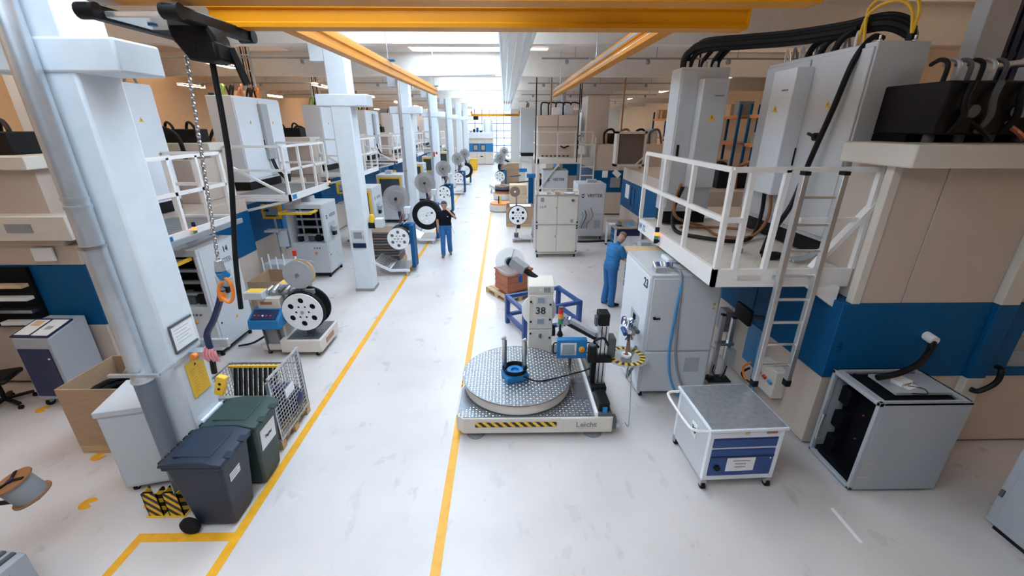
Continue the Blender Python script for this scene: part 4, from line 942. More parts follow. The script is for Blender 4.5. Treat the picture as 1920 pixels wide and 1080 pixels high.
B(-.16, -.13, .0, .17, .0, .34).build('case', 'cabgrey', hm, bevel=.012); B(-.10, -.137, .12, .10, -.13, .28).build('screen', 'midgrey', hm); B(-.15, -.14, -.12, .17, .0, 0).build('lower_case', 'darkblue', hm, bevel=.01)
B(.12, -.136, .1, .155, -.13, .2).build('keypad', 'cabshade', hm); B(-.25, -.06, -.02, -.17, .02, .45).build('paper_holder', 'creamlight', hm, bevel=.01)
ph = T('handset', 'small black handset with cord hung on the second white column', 'handset', (-3.5, 10.255, .93))
B(-.03, -.03, -.07, .04, 0, .07).build('handset_body', 'black', ph, bevel=.01); M().tube([(0, -.03, -.06), (-.02, -.04, -.2), (.04, -.04, -.34), (.02, -.03, -.42)], .006, 6).build('cord', 'black', ph)
wl = T('warning_lamp', 'yellow bulkhead lamp in a black holder on the aisle side of the second white column', 'lamp', (-3.32, 10.42, 1.74))
M().lathe([(0, .2), (.05, .19), (.07, .12), (.07, 0), (0, 0)], (0, 0, 0), 'z', 16).build('lens', 'yellow', wl); B(-.09, -.08, -.14, .08, .08, .0).build('holder', 'black', wl, bevel=.01); B(.08, -.1, -.12, .28, .12, .1).build('junction_box', 'cabgrey', wl, bevel=.01)
es = T('fire_sign', 'small red and white sign on the fourth white column', 'sign', (-3.60, 22.83, 2.6))
B(-.13, -.008, -.13, .13, 0, .13).build('plate', 'paper', es); B(-.12, -.012, -.12, -.02, -.008, .12).build('red_field', 'red', es); B(.02, -.012, .0, .12, -.008, .12).build('red_field', 'red', es)
# ---------------------------------------------------------------- bins
def wheelie(lab, x, y, m, note, rz=0):
    t = T('wheelie_bin', lab, 'bin', (x + .03, y, 0), rz)
    # front faces +x, hinge and wheels at -x
    b = M(); W, D = .24, .27
    lo = [(-.20, -.18), (.20, -.18), (.20, .18), (-.20, .18)]; hi = [(-D, -W), (D, -W), (D, W), (-D, W)]
    v = [(a, c, .03) for a, c in lo] + [(a, c, .86) for a, c in hi]
    b.add(v, [(0, 3, 2, 1), (4, 5, 6, 7), (0, 1, 5, 4), (1, 2, 6, 5), (2, 3, 7, 6), (3, 0, 4, 7)])
    b.build('bin_body', m, t, bevel=.03)
    B(-D - .02, -W - .02, .84, D + .025, W + .02, .885).build('rim', m, t, bevel=.012)
    l = M(); l.prism([(-D - .05, .885), (D + .04, .885), (D + .04, .91), (D * .6, .955), (-D * .4, .955), (-D - .03, .92)], -W - .03, W + .03, 'y'); l.build('lid', m, t, bevel=.02)
    B(-D + .07, -W + .05, .95, D - .1, W - .05, .965).build('lid_panel', m, t, bevel=.012)
    for k in range(6): M().cyl((-D - .045, -W + .02 + .085 * k, .90), (-D - .045, -W + .07 + .085 * k, .90), .022, n=8).build('hinge_knuckle', 'black', t)
    for s in (-1, 1):
        B(D - .03, s * .12 - .05, .9, D + .07, s * .12 + .05, .925).build('lid_grip', m, t, bevel=.008)
    M().cyl((-.22, -.27, .09), (-.22, .27, .09), .012, n=8).build('axle', 'steel', t)
    for s in (-1, 1):
        w_ = M().lathe([(0, -.03), (.085, -.03), (.10, -.018), (.10, .018), (.085, .03), (0, .03)], (-.22, s * .245, .10), 'y', 22).build('wheel', 'rubber', t)
    # label on the front
    q = M(); ang = math.atan2(.07, .83)
    q.box(-.002, -.11 * note[0], -.08 * note[1], .002, .11 * note[0], .08 * note[1], Matrix.Translation((.252, note[2], .62)) @ Matrix.Rotation(ang, 4, 'Y'))
    s_ = q.build('label_sheet', 'paper', t)
    if note[3]:
        o = text(note[3], .055, (.256, note[2], .62), '+x', 'ink', t)
    else:
        for k in range(3): 
            q = M(); q.box(.002, -.08, .025 - .025 * k, .003, .08 - .04 * (k % 2), .032 - .025 * k, Matrix.Translation((.252, note[2], .62)) @ Matrix.Rotation(ang, 4, 'Y')); q.build('print_line', 'inkgrey', t)
    return t
wheelie('dark blue-grey wheelie bin with a small white sticker next to the floor bay line', -3.12, 3.48, 'binblue', (.75, .6, -.05, None))
wheelie('dark green wheelie bin with a large white label beside the mesh cage', -3.09, 4.03, 'bingreen', (1.35, 1.7, .0, 'Papier'))
# column guards
for i, (x, y) in enumerate(((-3.84, 3.50), (-3.62, 3.50))):
    t = T('column_guard', ('black and yellow striped steel guard at the duct foot, next to the white cabinet', 'black and yellow striped steel guard at the duct foot, next to the blue-grey bin')[i], 'guard', (x, y, 0))
    g = M(); g.box(-.08, -.06, .0, .08, -.05, .32); g.box(-.08, -.06, 0, -.07, .06, .32); g.box(.07, -.06, 0, .08, .06, .32); g.build('guard_plate', 'hazard', t)
    B(-.1, -.08, 0, .1, .06, .008).build('foot_plate', 'yellow', t)
# ---------------------------------------------------------------- wire mesh cage on a pallet
cg = T('mesh_cage', 'galvanised wire mesh pallet cage with half-open side on the yellow lane line', 'cage', (-3.42, 4.83, 0))
X0, X1, Ya, Yb, ZT = -.52, .48, -.40, .42, 1.08
for y in (Ya, (Ya + Yb) / 2 - .05, Yb - .1):
    B(X0, y, 0, X1, y + .1, .022).build('pallet_bottom_board', 'wood', cg)
    for x in (X0, (X0 + X1) / 2 - .07, X1 - .14): B(x, y, .022, x + .14, y + .1, .1).build('pallet_block', 'wood', cg)
for k in range(6): B(X0, Ya + k * .148, .1, X1, Ya + k * .148 + .1, .122).build('pallet_board', 'wood', cg)
for (x, y, h) in ((X0 + .02, Ya + .02, .86), (X1 - .02, Ya + .02, ZT - .05), (X0 + .02, Yb - .02, .86), (X1 - .02, Yb - .02, ZT)): B(x - .02, y - .02, .12, x + .02, y + .02, h).build('corner_post', 'galv', cg)
def mesh_panel(a, b, z0, z1, nx, nz, nm):
    a = Vector(a); b = Vector(b); m = M()
    for z in (z0, z1): m.bar((a.x, a.y, z), (b.x, b.y, z), .025)
    for k in range(nx + 1):
        p = a.lerp(b, k / nx); m.bar((p.x, p.y, z0), (p.x, p.y, z1), .007)
    for k in range(nz + 1):
        z = z0 + (z1 - z0) * k / nz; m.bar((a.x, a.y, z), (b.x, b.y, z), .007)
    m.build(nm, 'galv', cg)
mesh_panel((X1, Ya, 0), (X1, Yb, 0), .16, ZT, 14, 16, 'side_mesh'); mesh_panel((X0, Ya, 0), (X1, Ya, 0), .16, .84, 17, 11, 'front_mesh'); mesh_panel((X0, Yb, 0), (X1, Yb, 0), .16, .84, 17, 11, 'rear_mesh'); mesh_panel((X0, Ya, 0), (X0, Yb, 0), .16, .84, 14, 11, 'side_mesh')
mesh_panel((X0, Ya - .02, 0), (X1, Ya - .02, 0), .55, .84, 2, 1, 'front_gate')
B(X1 - .005, Ya + .3, .6, X1 + .012, Ya + .52, .72).build('number_board', 'paper', cg)
ct = T('wire_coil', 'black wound wire coil lying in the mesh cage', 'coil', (-3.25, 4.85, .18))
for k in range(3): M().lathe([(.13, 0), (.2, .0), (.22, .035), (.2, .07), (.13, .07), (.13, 0)], (0, 0, .56 + .075 * k - .54), 'z', 26).build('turn', 'rubber', ct)
for i in range(7):
    o = B(-.004 , -.36, 0, .034, .36, .05).build('steel_strip', 'galv' if i % 3 else 'yellow'); o.location = (-3.85 + .07 * i, 4.85, .125 + .0 * i)
    tag(o, 'flat steel strip lying in the mesh cage beside the black coil', 'strip', 'strips in the mesh cage')
rk = T('strip_rack', 'rack of black strips with orange bars in the mesh cage', 'rack', (-3.7, 5.08, .122))
for k in range(9): M().bar((-.2 + .07 * k, -.02, .0), (-.12 + .07 * k, .1, .72), .048, .03).build('strip', 'black', rk)
for z in (.2, .7): B(-.2, .06, z, .5, .09, z + .03).build('orange_bar', 'yellow', rk)
co2 = T('wire_coil', 'dark blue ribbed coil standing in the mesh cage on its rim', 'coil', (-3.15, 5.05, .125))
M().lathe([(.12, -.09), (.22, -.09), (.24, 0), (.22, .09), (.12, .09), (.12, -.09)], (0, 0, .24), 'y', 28).build('turn', 'darkblue', co2)
# ---------------------------------------------------------------- left foreground: carton, white cabinet, desk, chair
bc = carton('large open brown carton on a pallet behind the white wheeled cabinet', -5.14, 4.83, .8, .82, .98)
bg_ = T('cable_coil', 'black coiled cable filling the big open carton', 'cable', (-5.2, 4.85, .135))
for k in range(9): M().tube([(.27 * math.cos(t) + .02 * math.sin(3 * k), .30 * math.sin(t) + .02 * math.cos(2 * k), .03 + .07 * k) for t in [2 * PI * i / 16 for i in range(17)]], .038, 8, smooth=False).build('cable_turn', 'black', bg_)
gc = T('corrugated_hose', 'grey corrugated hose end standing in the big open carton', 'hose', (-4.97, 4.87, .74))
for k in range(8):
    a = .25 + k * .28
    M().lathe([(.05, -.02), (.075, 0), (.05, .02)], (-.0 + .14 * math.cos(a), .14 * math.sin(a) * .3, .05 + .16 * math.sin(a)), 'x', 16).build('hose_ring', 'midgrey', gc)
M().tube([(.14 * math.cos(.25 + k * .28), .042 * math.sin(.25 + k * .28), .05 + .16 * math.sin(.25 + k * .28)) for k in range(9)], .052, 10).build('hose_core', 'cabshade', gc)
wcab = T('wheeled_cabinet', 'plain white wheeled cabinet with flared lid standing by the duct column', 'cabinet', (-4.22, 4.12, 0), math.radians(14))
B(-.26, -.32, .09, .26, .3, 1.08).build('carcass', 'cabgrey', wcab, bevel=.008)
B(-.275, -.34, 1.08, .275, .32, 1.15).build('top_board', 'cabgrey', wcab, bevel=.008)
B(-.24, -.33, .12, .24, -.32, 1.05).build('door', 'cabgrey', wcab, bevel=.004)
for (x, y) in ((-.2, -.25), (.2, -.25), (-.2, .24), (.2, .24)): caster(wcab, x, y, .04)
bt = T('spray_bottle', 'white bottle with orange label on the white wheeled cabinet', 'bottle', (-4.05, 4.22, 1.15))
M().lathe([(0, 0), (.04, 0), (.042, .01), (.042, .12), (.03, .14), (.018, .15), (.018, .16), (0, .16)], (0, 0, 0), 'z', 18).build('bottle_body', 'cabwhite', bt); M().lathe([(.0425, .03), (.0428, .09)], (0, 0, 0), 'z', 18).build('bottle_label', 'orange', bt); M().lathe([(0, .16), (.02, .16), (.018, .19), (0, .19)], (0, 0, 0), 'z', 14).build('cap', 'red', bt)
dk = T('standing_desk', 'grey wheeled standing desk with dark blue door and sloping top', 'desk', (-6.78, 5.71, 0), math.radians(-2))
d_ = M(); d_.prism([(-.30, .14), (.28, .14), (.28, 1.27), (.16, 1.27), (-.30, 1.16)], -.27, .27, 'x'); d_.build('carcass', 'boxgrey', dk, bevel=.008)
dd = B(-.24, -.315, .2, .22, -.30, 1.0).build('door', 'darkblue', dk, bevel=.004); M().cyl((.19, -.33, .85), (.19, -.315, .85), .015, n=10).build('lock', 'silver', dd)
for (x, y) in ((-.2, -.24), (.2, -.24), (-.2, .22), (.2, .22)): caster(dk, x, y, .055)
fo = T('document_folder', 'dark blue open folder with printed sheets on the sloping desk top', 'folder', (-6.79, 5.64, 1.222), math.radians(-2))
Rx = Matrix.Rotation(.236, 4, 'X')
for nm, m_, b in (('cover', 'darkblue', (-.29, -.22, .0, .26, .2, .02)), ('sheet', 'paper', (-.26, -.18, .02, -.04, .16, .024)), ('sheet', 'paper', (0, -.19, .02, .24, .17, .024)), ('print_block', 'cabshade', (.06, -.06, .024, .16, .02, .0246)), ('print_block', 'beech', (-.22, .02, .024, -.08, .14, .0246))):
    q = M(); q.box(*b, Rx); q.build(nm, m_, fo)
ch = T('office_chair', 'black office chair with star base behind the standing desk', 'chair', (-7.62, 5.45, 0), 3.5)
for k in range(5):
    a = 2 * PI * k / 5; M().bar((0, 0, .13), (.3 * math.cos(a), .3 * math.sin(a), .09), .05, .035).build('base_arm', 'black', ch); M().cyl((.3 * math.cos(a) - .02, .3 * math.sin(a), .032), (.3 * math.cos(a) + .02, .3 * math.sin(a), .032), .032, n=12).build('caster', 'rubber', ch)
M().cyl((0, 0, .12), (0, 0, .45), .03, n=12).build('gas_lift', 'black', ch); B(-.23, -.23, .45, .23, .23, .53).build('seat', 'black', ch, bevel=.04); B(-.21, .2, .6, .21, .27, 1.05).build('backrest', 'black', ch, bevel=.04); M().bar((0, .22, .47), (0, .25, .75), .05, .02).build('back_bracket', 'black', ch)
gcb = T('grey_cupboard', 'light grey cupboard at the far left behind the office chair', 'cupboard', (-8.5, 6.0 - .9, 0))
B(-.5, -.3, .1, .45, .3, 1.25).build('carcass', 'cabgrey', gcb, bevel=.01); B(-.5, -.32, .15, -.03, -.3, 1.2).build('door', 'cabgrey', gcb); B(-.01, -.32, .15, .44, -.3, 1.2).build('door', 'cabgrey', gcb)
for (x, y) in ((-.45, -.25), (.4, -.25), (-.45, .25), (.4, .25)): B(x - .03, y - .03, 0, x + .03, y + .03, .1).build('leg', 'darkgrey', gcb)
# near left corner: wire spool on an arm stand and the top of a grey machine
sp = T('wire_spool', 'grey wire spool with brown flanges held on a black stand arm', 'spool', (-4.48, 2.98, 0))
Rz = Matrix.Translation((0, 0, .80)) @ Matrix.Rotation(-.25, 4, 'Y') @ Matrix.Rotation(.2, 4, 'X')
def tf(m): m.v = [tuple(Rz @ Vector(v)) for v in m.v]; return m
tf(M().lathe([(.03, -.11), (.125, -.11), (.125, .11), (.03, .11), (.03, -.11)], (0, 0, 0), 'z', 30)).build('wire_winding', 'midgrey', sp)
for z in (-.12, .11): tf(M().lathe([(.03, z), (.15, z), (.15, z + .012), (.03, z + .012), (.03, z)], (0, 0, 0), 'z', 34)).build('flange', 'hosebrown', sp)
for k in range(3): tf(M().bar((0, 0, .13), (.13 * math.cos(2.1 * k), .13 * math.sin(2.1 * k), .13), .025, .012)).build('clamp_arm', 'black', sp)
M().cyl((-.95, -.1, .0), (-.95, -.1, .95), .025, n=10).build('stand_pole', 'darkgrey', sp); M().bar((.02, 0, .66), (-.95, -.1, .62), .03).build('stand_arm', 'black', sp); M().cyl((-.95, -.1, 0), (-.95, -.1, .02), .25, n=24).build('stand_foot', 'darkgrey', sp); tf(M().cyl((0, 0, -.18), (0, 0, .14), .028, n=12)).build('mandrel', 'darkblue', sp)
sp.location = (-4.58, 3.08, 0)
lb = T('grey_machine_box', 'low blue-grey machine box with slanted cover in the near left corner', 'machine', (-4.72, 2.42, 0), math.radians(-8))
B(-.45, -.35, .06, .35, .35, .42).build('housing', 'boxgrey', lb, bevel=.012); q = M(); q.prism([(-.3, .42), (.32, .42), (.32, .46), (-.3, .60)], -.42, .1, 'x'); q.build('slanted_cover', 'cabshade', lb, bevel=.01)
for k in range(3): B(-.4 + .14 * k, -.2, .55, -.32 + .14 * k, .1, .57).build('cover_rib', 'darkgrey', lb)
B(.352, -.2, .14, .358, .2, .34).build('side_plate', 'midgrey', lb)
for k in range(3): B(.04 + .1 * k, -.3, .42, .08 + .1 * k, .33, .44).build('top_rail', 'darkgrey', lb)
for (x, y) in ((-.4, -.3), (.3, -.3), (-.4, .3), (.3, .3)): M().cyl((x, y, 0), (x, y, .06), .03, n=10).build('foot', 'rubber', lb)
# ---------------------------------------------------------------- turntable decoiler with tower
lt = T('turntable_decoiler', 'white turntable decoiler with chequer-plate disc and hazard-striped front', 'machine', (.38, 5.6, 0))
def L_(nm, m, *b, **k): return B(*b).build(nm, m, lt, world=True, **k)
q = M(); q.prism([(-.68, 4.70), (-.58, 4.6), (1.44, 4.6), (1.44, 6.66), (.3, 6.66), (.3, 6.15), (-.2, 6.0), (-.6, 5.5), (-.68, 5.3)], .09, .335, 'z'); q.build('base', 'creamlight', lt, bevel=.008, world=True)
q = M(); q.prism([(-.66, 4.71), (-.57, 4.62), (1.20, 4.62), (1.20, 6.6), (.32, 6.6), (.32, 6.13), (-.2, 5.97), (-.58, 5.48), (-.66, 5.28)], .335, .342, 'z'); q.build('tread_cover', 'tread', lt, world=True)
DC = (.165, 5.43); DR = .815
M().lathe([(0, .34), (.77, .34), (.77, .36), (.79, .36), (.79, .50), (0, .50)], (DC[0], DC[1], 0), 'z', 72).build('disc_drum', 'creamlight', lt, world=True)
M().lathe([(.0, .50), (DR - .005, .50), (DR - .005, .512), (0, .512)], (DC[0], DC[1], 0), 'z', 72).build('disc_edge', 'copper', lt, world=True)
M().lathe([(0, .512), (DR, .512), (DR, .522), (0, .522)], (DC[0], DC[1], 0), 'z', 72).build('disc_plate', 'tread', lt, world=True)
def studs(nm, test, z, x0, x1, y0, y1, parent):
    st = M(); i = 0; p = .046
    nx = int((x1 - x0) / p); ny = int((y1 - y0) / p)
    for i in range(nx):
        for j in range(ny):
            x = x0 + p * (i + .5); y = y0 + p * (j + .5)
            if not test(x, y): continue
            a, b = (.017, .0075) if (i + j) % 2 == 0 else (.0075, .017)
            st.add([(x - a, y, z), (x - a * .4, y - b, z), (x + a * .4, y - b, z), (x + a, y, z), (x + a * .4, y + b, z), (x - a * .4, y + b, z), (x - a * .5, y, z + .003), (x + a * .5, y, z + .003)],
                   [(0, 1, 6), (1, 2, 7, 6), (2, 3, 7), (3, 4, 7), (4, 5, 6, 7), (5, 0, 6)])
    st.build(nm, 'treadstud', parent, world=True, stuff=True)
ind = lambda x, y: (x - DC[0]) ** 2 + (y - DC[1]) ** 2
studs('disc_studs', lambda x, y: ind(x, y) < (DR - .02) ** 2, .522, DC[0] - DR, DC[0] + DR, DC[1] - DR, DC[1] + DR, lt)
studs('base_studs', lambda x, y: ind(x, y) > .80 ** 2 and (y < 5.2 or x > .5) and x - y > -5.36 + .02 and not (.98 < x < 1.2 and 5.0 < y < 5.5), .342, -.66, 1.20, 4.63, 6.58, lt)
L_('mat', 'darkgrey', 1.0, 5.0, .342, 1.18, 5.42, .346)
L_('hazard_bar', 'hazard', -.42, 4.588, .20, .68, 4.6, .275, bevel=.004)
q = M(); q.box(-.684, 4.75, .2, -.678, 5.6, .27); q.build('hazard_strip', 'hazard', lt, world=True)
L_('front_panel', 'creamlight', .74, 4.594, .11, 1.42, 4.6, .325, bevel=.002)
for (x, z) in ((.77, .14), (.77, .30), (1.40, .14), (1.40, .30)): M().cyl((x, 4.594, z), (x, 4.590, z), .006, n=8).build('screw', 'galv', lt, world=True)
text('Leicht', .115, (1.08 - lt.location.x, 4.592 - lt.location.y, .225), '-y', 'inkgrey', lt)
L_('lettering_rule', 'inkgrey', .97, 4.5925, .165, 1.19, 4.594, .170)
for (x, y) in ((-.42, 4.72), (1.2, 4.72), (.0, 5.8), (1.2, 6.45)):
    M().lathe([(0, 0), (.13, 0), (.13, .012), (.05, .035), (.03, .04), (.03, .09), (0, .09)], (x, y, 0), 'z', 24).build('foot', 'midgrey', lt, world=True)
# profile rail with linear column on the right edge
L_('rail', 'railwhite', 1.20, 4.62, .335, 1.235, 6.55, .40); L_('slide_bed', 'darkgrey', 1.24, 4.62, .335, 1.43, 6.55, .38); L_('slide_rail', 'steel', 1.28, 4.7, .38, 1.31, 6.5, .40); L_('slide_rail', 'steel', 1.37, 4.7, .38, 1.40, 6.5, .40)
L_('slide_motor', 'black', 1.25, 4.66, .38, 1.40, 4.98, .52, bevel=.015); L_('slide_cable', 'brightblue', 1.30, 4.63, .38, 1.36, 4.66, .46)
L_('side_bracket', 'darkgrey', 1.44, 4.62, .12, 1.50, 4.72, .30, bevel=.006); M().lathe([(0, 0), (.05, 0), (.05, .04), (0, .04)], (1.50, 4.67, .16), 'x', 14).build('pulley', 'cabshade', lt, world=True)
cl_ = L_('column_base', 'black', 1.24, 5.12, .38, 1.46, 5.42, .46, bevel=.01)
q = M(); q.box(1.30, 5.20, .46, 1.44, 5.34, 1.42); q.build('column_profile', 'alu', lt, bevel=.006, world=True)
for x in (1.34, 1.40): B(x - .006, 5.194, .48, x + .006, 5.20, 1.40).build('profile_groove', 'black', lt, world=True)
L_('column_chain', 'black', 1.235, 5.22, .46, 1.295, 5.33, 1.0, bevel=.01)
L_('top_motor', 'black', 1.28, 5.16, 1.42, 1.43, 5.36, 1.60, bevel=.012); L_('top_connector', 'darkgrey', 1.24, 5.2, 1.40, 1.28, 5.3, 1.54, bevel=.006)
M().cyl((1.20, 5.1, .92), (1.20, 5.1, 1.16), .06, n=20).build('servo', 'black', lt, world=True); M().cyl((1.20, 5.1, 1.16), (1.20, 5.1, 1.18), .05, n=20).build('servo_cap', 'darkgrey', lt, world=True)
L_('carriage', 'black', 1.16, 5.12, .86, 1.5, 5.22, .94, bevel=.01); L_('carriage', 'darkgrey', 1.44, 5.2, .9, 1.56, 5.4, 1.2, bevel=.015)
M().tube([(1.3, 5.15, 1.1), (1.22, 5.1, 1.22), (1.34, 5.08, 1.28), (1.42, 5.12, 1.15)], .018, 8).build('cable', 'black', lt, world=True)
M().bar((1.3, 5.3, 1.22), (1.02, 5.85, 1.18), .07, .06).build('sensor_boom', 'midgrey', lt, world=True); M().bar((1.3, 5.33, 1.14), (.98, 5.95, 1.08), .05, .05).build('sensor_boom', 'black', lt, world=True)
M().bar((1.0, 5.85, 1.16), (.84, 6.0, 1.05), .1, .06).build('sensor_head', 'steel', lt, world=True)
for k in range(4): M().bar((.84 + .04 * k, 5.9, 1.0 + .03 * k), (.93 + .03 * k, 5.98, 1.18), .025).build('guide_finger', ('brightblue', 'steel', 'blueframe', 'alu')[k], lt, world=True)
# control panel
hp = L_('control_panel', 'brightblue', .77, 5.52, .70, 1.22, 5.62, 1.02, bevel=.012)
B(.82, 5.512, .76, 1.06, 5.52, .97).build('bezel', 'silver', hp, world=True); B(.85, 5.508, .785, 1.03, 5.512, .945).build('screen', 'screen', hp, world=True)
M().cyl((1.14, 5.52, .86), (1.14, 5.50, .86), .045, n=20).build('stop_plate', 'yellow', hp, world=True); M().cyl((1.14, 5.50, .86), (1.14, 5.47, .86), .028, n=16).build('stop_button', 'orange', hp, world=True)
for x, s in ((.77, -1), (1.22, 1)): M().tube([(x, 5.56, .78), (x + s * .05, 5.55, .79), (x + s * .05, 5.55, .94), (x, 5.56, .95)], .011, 8).build('grip', 'black', hp, world=True)
M().cyl((1.0, 5.68, .34), (1.0, 5.68, .75), .025, n=12).build('panel_post', 'darkgrey', lt, world=True); B(.95, 5.6, .74, 1.05, 5.7, .8).build('panel_mount', 'darkgrey', lt, world=True)
M().cyl((.83, 5.72, 1.0), (.83, 5.72, 1.06), .05, .03, n=16).build('lamp_foot', 'black', lt, world=True); M().cyl((.83, 5.72, 1.06), (.83, 5.72, 1.2), .016, n=10).build('lamp_stem', 'black', lt, world=True); B(.8, 5.6, .98, .86, 5.75, 1.0).build('lamp_bracket', 'black', lt, world=True)
for k, c in enumerate(('greenlamp', 'amber', 'red')): M().cyl((.83, 5.72, 1.2 + .085 * k), (.83, 5.72, 1.28 + .085 * k), .04, n=18).build('lamp_lens', c, lt, world=True)
M().cyl((.83, 5.72, 1.455), (.83, 5.72, 1.47), .04, n=18).build('lamp_cap', 'darkgrey', lt, world=True)
# coil clamp unit standing on the disc
bs = M(); bs.box(-.17, -.14, 0, .17, .14, .10, Matrix.Rotation(.35, 4, 'Z')); bs.v = [(a + .13, b + 5.30, c + .524) for a, b, c in bs.v]; bs.build('clamp_base', 'brightblue', lt, bevel=.01, world=True)
M().lathe([(.06, 0), (.12, 0), (.12, .03), (.06, .03), (.06, 0)], (.13, 5.30, .625), 'z', 24).build('clamp_ring', 'brightblue', lt, world=True)
for k in range(4): M().tube([(.13 + (.15 + .01 * k) * math.cos(t), 5.30 + (.14 + .006 * k) * math.sin(t), .64 + .018 * k) for t in [2 * PI * i / 18 for i in range(19)]], .010, 6, smooth=False).build('cable_turn', 'black', lt, world=True)
for (x, y) in ((-.03, 5.36), (.26, 5.30)):
    M().cyl((x, y, .625), (x, y, 1.13), .026, n=14).build('clamp_rod', 'steel', lt, world=True); M().cyl((x + .03, y + .03, .625), (x + .03, y + .03, 1.1), .014, n=10).build('clamp_rod', 'darkgrey', lt, world=True)
    M().cyl((x - .03, y, 1.13), (x + .03, y, 1.16), .02, n=10).build('rod_joint', 'silver', lt, world=True)
M().tube([(.25, 5.2, .60), (.45, 5.16, .545), (.7, 5.22, .545), (.95, 5.22, .62), (1.15, 5.25, .66), (1.26, 5.28, .70)], .011, 6).build('cable', 'black', lt, world=True)
# tower with the number
tw = L_('tower', 'creamlight', .38, 6.30, .34, .78, 6.62, 1.52, bevel=.012)
B(.39, 6.285, .82, .77, 6.30, 1.42).build('upper_door', 'creamlight', tw, bevel=.005, world=True); B(.39, 6.285, .36, .77, 6.30, .80).build('lower_door', 'creamlight', tw, bevel=.005, world=True)
q = M(); q.prism([(6.29, 1.46), (6.62, 1.46), (6.62, 1.66), (6.42, 1.66), (6.29, 1.58)], .37, .79, 'x'); q.build('tower_head', 'creamlight', lt, bevel=.01, world=True)
B(.62, 6.283, 1.48, .73, 6.29, 1.56).build('readout', 'midgrey', tw, world=True); M().cyl((.57, 6.29, 1.52), (.57, 6.282, 1.52), .014, n=10).build('indicator', 'silver', tw, world=True)
for z in (.90, 1.28): B(.50, 6.278, z, .66, 6.285, z + .13).build('filter_grille', 'cabgrey', tw, bevel=.003, world=True); B(.525, 6.274, z + .02, .635, 6.278, z + .105).build('grille_mesh', 'screen', tw, world=True)
for (x, z) in ((.40, 1.3), (.72, 1.25), (.40, .94), (.72, .98), (.40, .72), (.72, .64)): B(x, 6.272, z, x + .03, 6.285, z + .03).build('latch', 'black', tw, world=True)
M().cyl((.58, 6.285, .70), (.58, 6.25, .70), .04, n=14).build('main_switch', 'steel', tw, world=True); B(.565, 6.24, .67, .595, 6.26, .74).build('switch_handle', 'darkgrey', tw, world=True)
text('38', .17, (.575 - lt.location.x, 6.282 - lt.location.y, 1.15), '-y', 'ink', lt)
M().lathe([(0, 0), (.3, 0), (.3, .05), (0, .05)], (.58, 6.64, 1.0), 'y', 36).build('dancer_disc', 'paper', lt, world=True)
M().lathe([(0, 0), (.1, 0), (.1, .05), (0, .05)], (.80, 6.5, .68), 'x', 20).build('side_roller', 'black', lt, world=True)
M().bar((.55, 6.5, 1.62), (.32, 6.66, 1.74), .10, .05).build('reel_arm', 'black', lt, world=True); M().bar((.34, 6.64, 1.74), (.12, 6.78, 1.86), .16, .14).build('reel_motor', 'midgrey', lt, world=True)
rc = (.08, 6.9, 1.80)
M().cyl((rc[0] + .02, 6.74, rc[2] + .04), (rc[0], 6.92, rc[2]), .075, n=20).build('reel_hub', 'black', lt, world=True)
for dy in (-.02, .06): M().lathe([(.07, 0), (.255, 0), (.255, .005), (.07, .005), (.07, 0)], (rc[0], rc[1] + dy, rc[2]), 'y', 44).build('clear_reel_flange', 'clear', lt, world=True)
M().bar((rc[0], rc[1] - .03, rc[2]), (rc[0] + .07, rc[1] - .03, rc[2] + .24), .012).build('reel_spoke', 'cabshade', lt, world=True)
M().lathe([(.07, 0), (.10, 0), (.10, .06), (.07, .06)], (rc[0], rc[1], rc[2]), 'y', 28).build('reel_core', 'cabgrey', lt, world=True)
M().bar((.25, 6.6, 1.66), (.25, 6.62, 1.54), .06).build('cable_plug', 'blueframe', lt, world=True)
# ---------------------------------------------------------------- blue steel frame
bf = T('welded_stand', 'dark blue welded steel frame stand on the floor behind the turntable tower', 'frame', (.78, 8.05, 0), math.radians(22.5))
hx, hy_, hz = .62, .44, .66
for sx in (-1, 1):
    for sy in (-1, 1): B(sx * hx - .045, sy * hy_ - .045, 0, sx * hx + .045, sy * hy_ + .045, hz).build('leg', 'blueframe', bf, bevel=.006)
for z in (.2, hz - .04):
    for s in (-1, 1): M().bar((-hx, s * hy_, z), (hx, s * hy_, z), .07, .07).build('long_rail', 'blueframe', bf); M().bar((s * hx, -hy_, z), (s * hx, hy_, z), .07, .07).build('cross_rail', 'blueframe', bf)
# pallet with the brown crate
pt = T('euro_pallet', 'wooden pallet beside the yellow lane line under the brown crate', 'pallet', (.1, 9.85, 0), math.radians(-57))
for y in (-.4, -.05, .3):
    B(-.5, y, 0, .5, y + .1, .02).build('bottom_board', 'wood', pt)
    for x in (-.5, -.07, .36): B(x, y, .02, x + .14, y + .1, .1).build('block', 'wood', pt)
for k in range(3): B(-.5 + .36 * k + (.0 if k else 0), -.4, .1, -.36 + .36 * k + .14, .4, .12).build('stringer_board', 'wood', pt)
for k in range(6): B(-.5, -.4 + .136 * k, .12, .5, -.4 + .136 * k + .12, .14).build('deck_board', 'wood', pt)
kr = T('storage_crate', 'terracotta brown ribbed crate on the wooden pallet by the lane line', 'crate', (.2, 9.78, .14), math.radians(33))
sx, sy, h = .36, .28, .50
for k, a in enumerate(((-sx, -sy, sx, -sy + .02), (-sx, sy - .02, sx, sy), (-sx, -sy + .02, -sx + .02, sy - .02), (sx - .02, -sy + .02, sx, sy - .02))): B(a[0], a[1], .08, a[2], a[3], .08 + h).build('side_wall', 'terracotta', kr)
B(-sx + .02, -sy + .02, .08, sx - .02, sy - .02, .1).build('floor_panel', 'terracotta', kr)
for z in (.14, .27, .40): B(-sx - .012, -sy - .012, z, sx + .012, -sy, z + .05).build('rib', 'terracotta', kr); B(-sx - .012, -sy, z, -sx, sy, z + .05).build('rib', 'terracotta', kr)
rm_ = M()
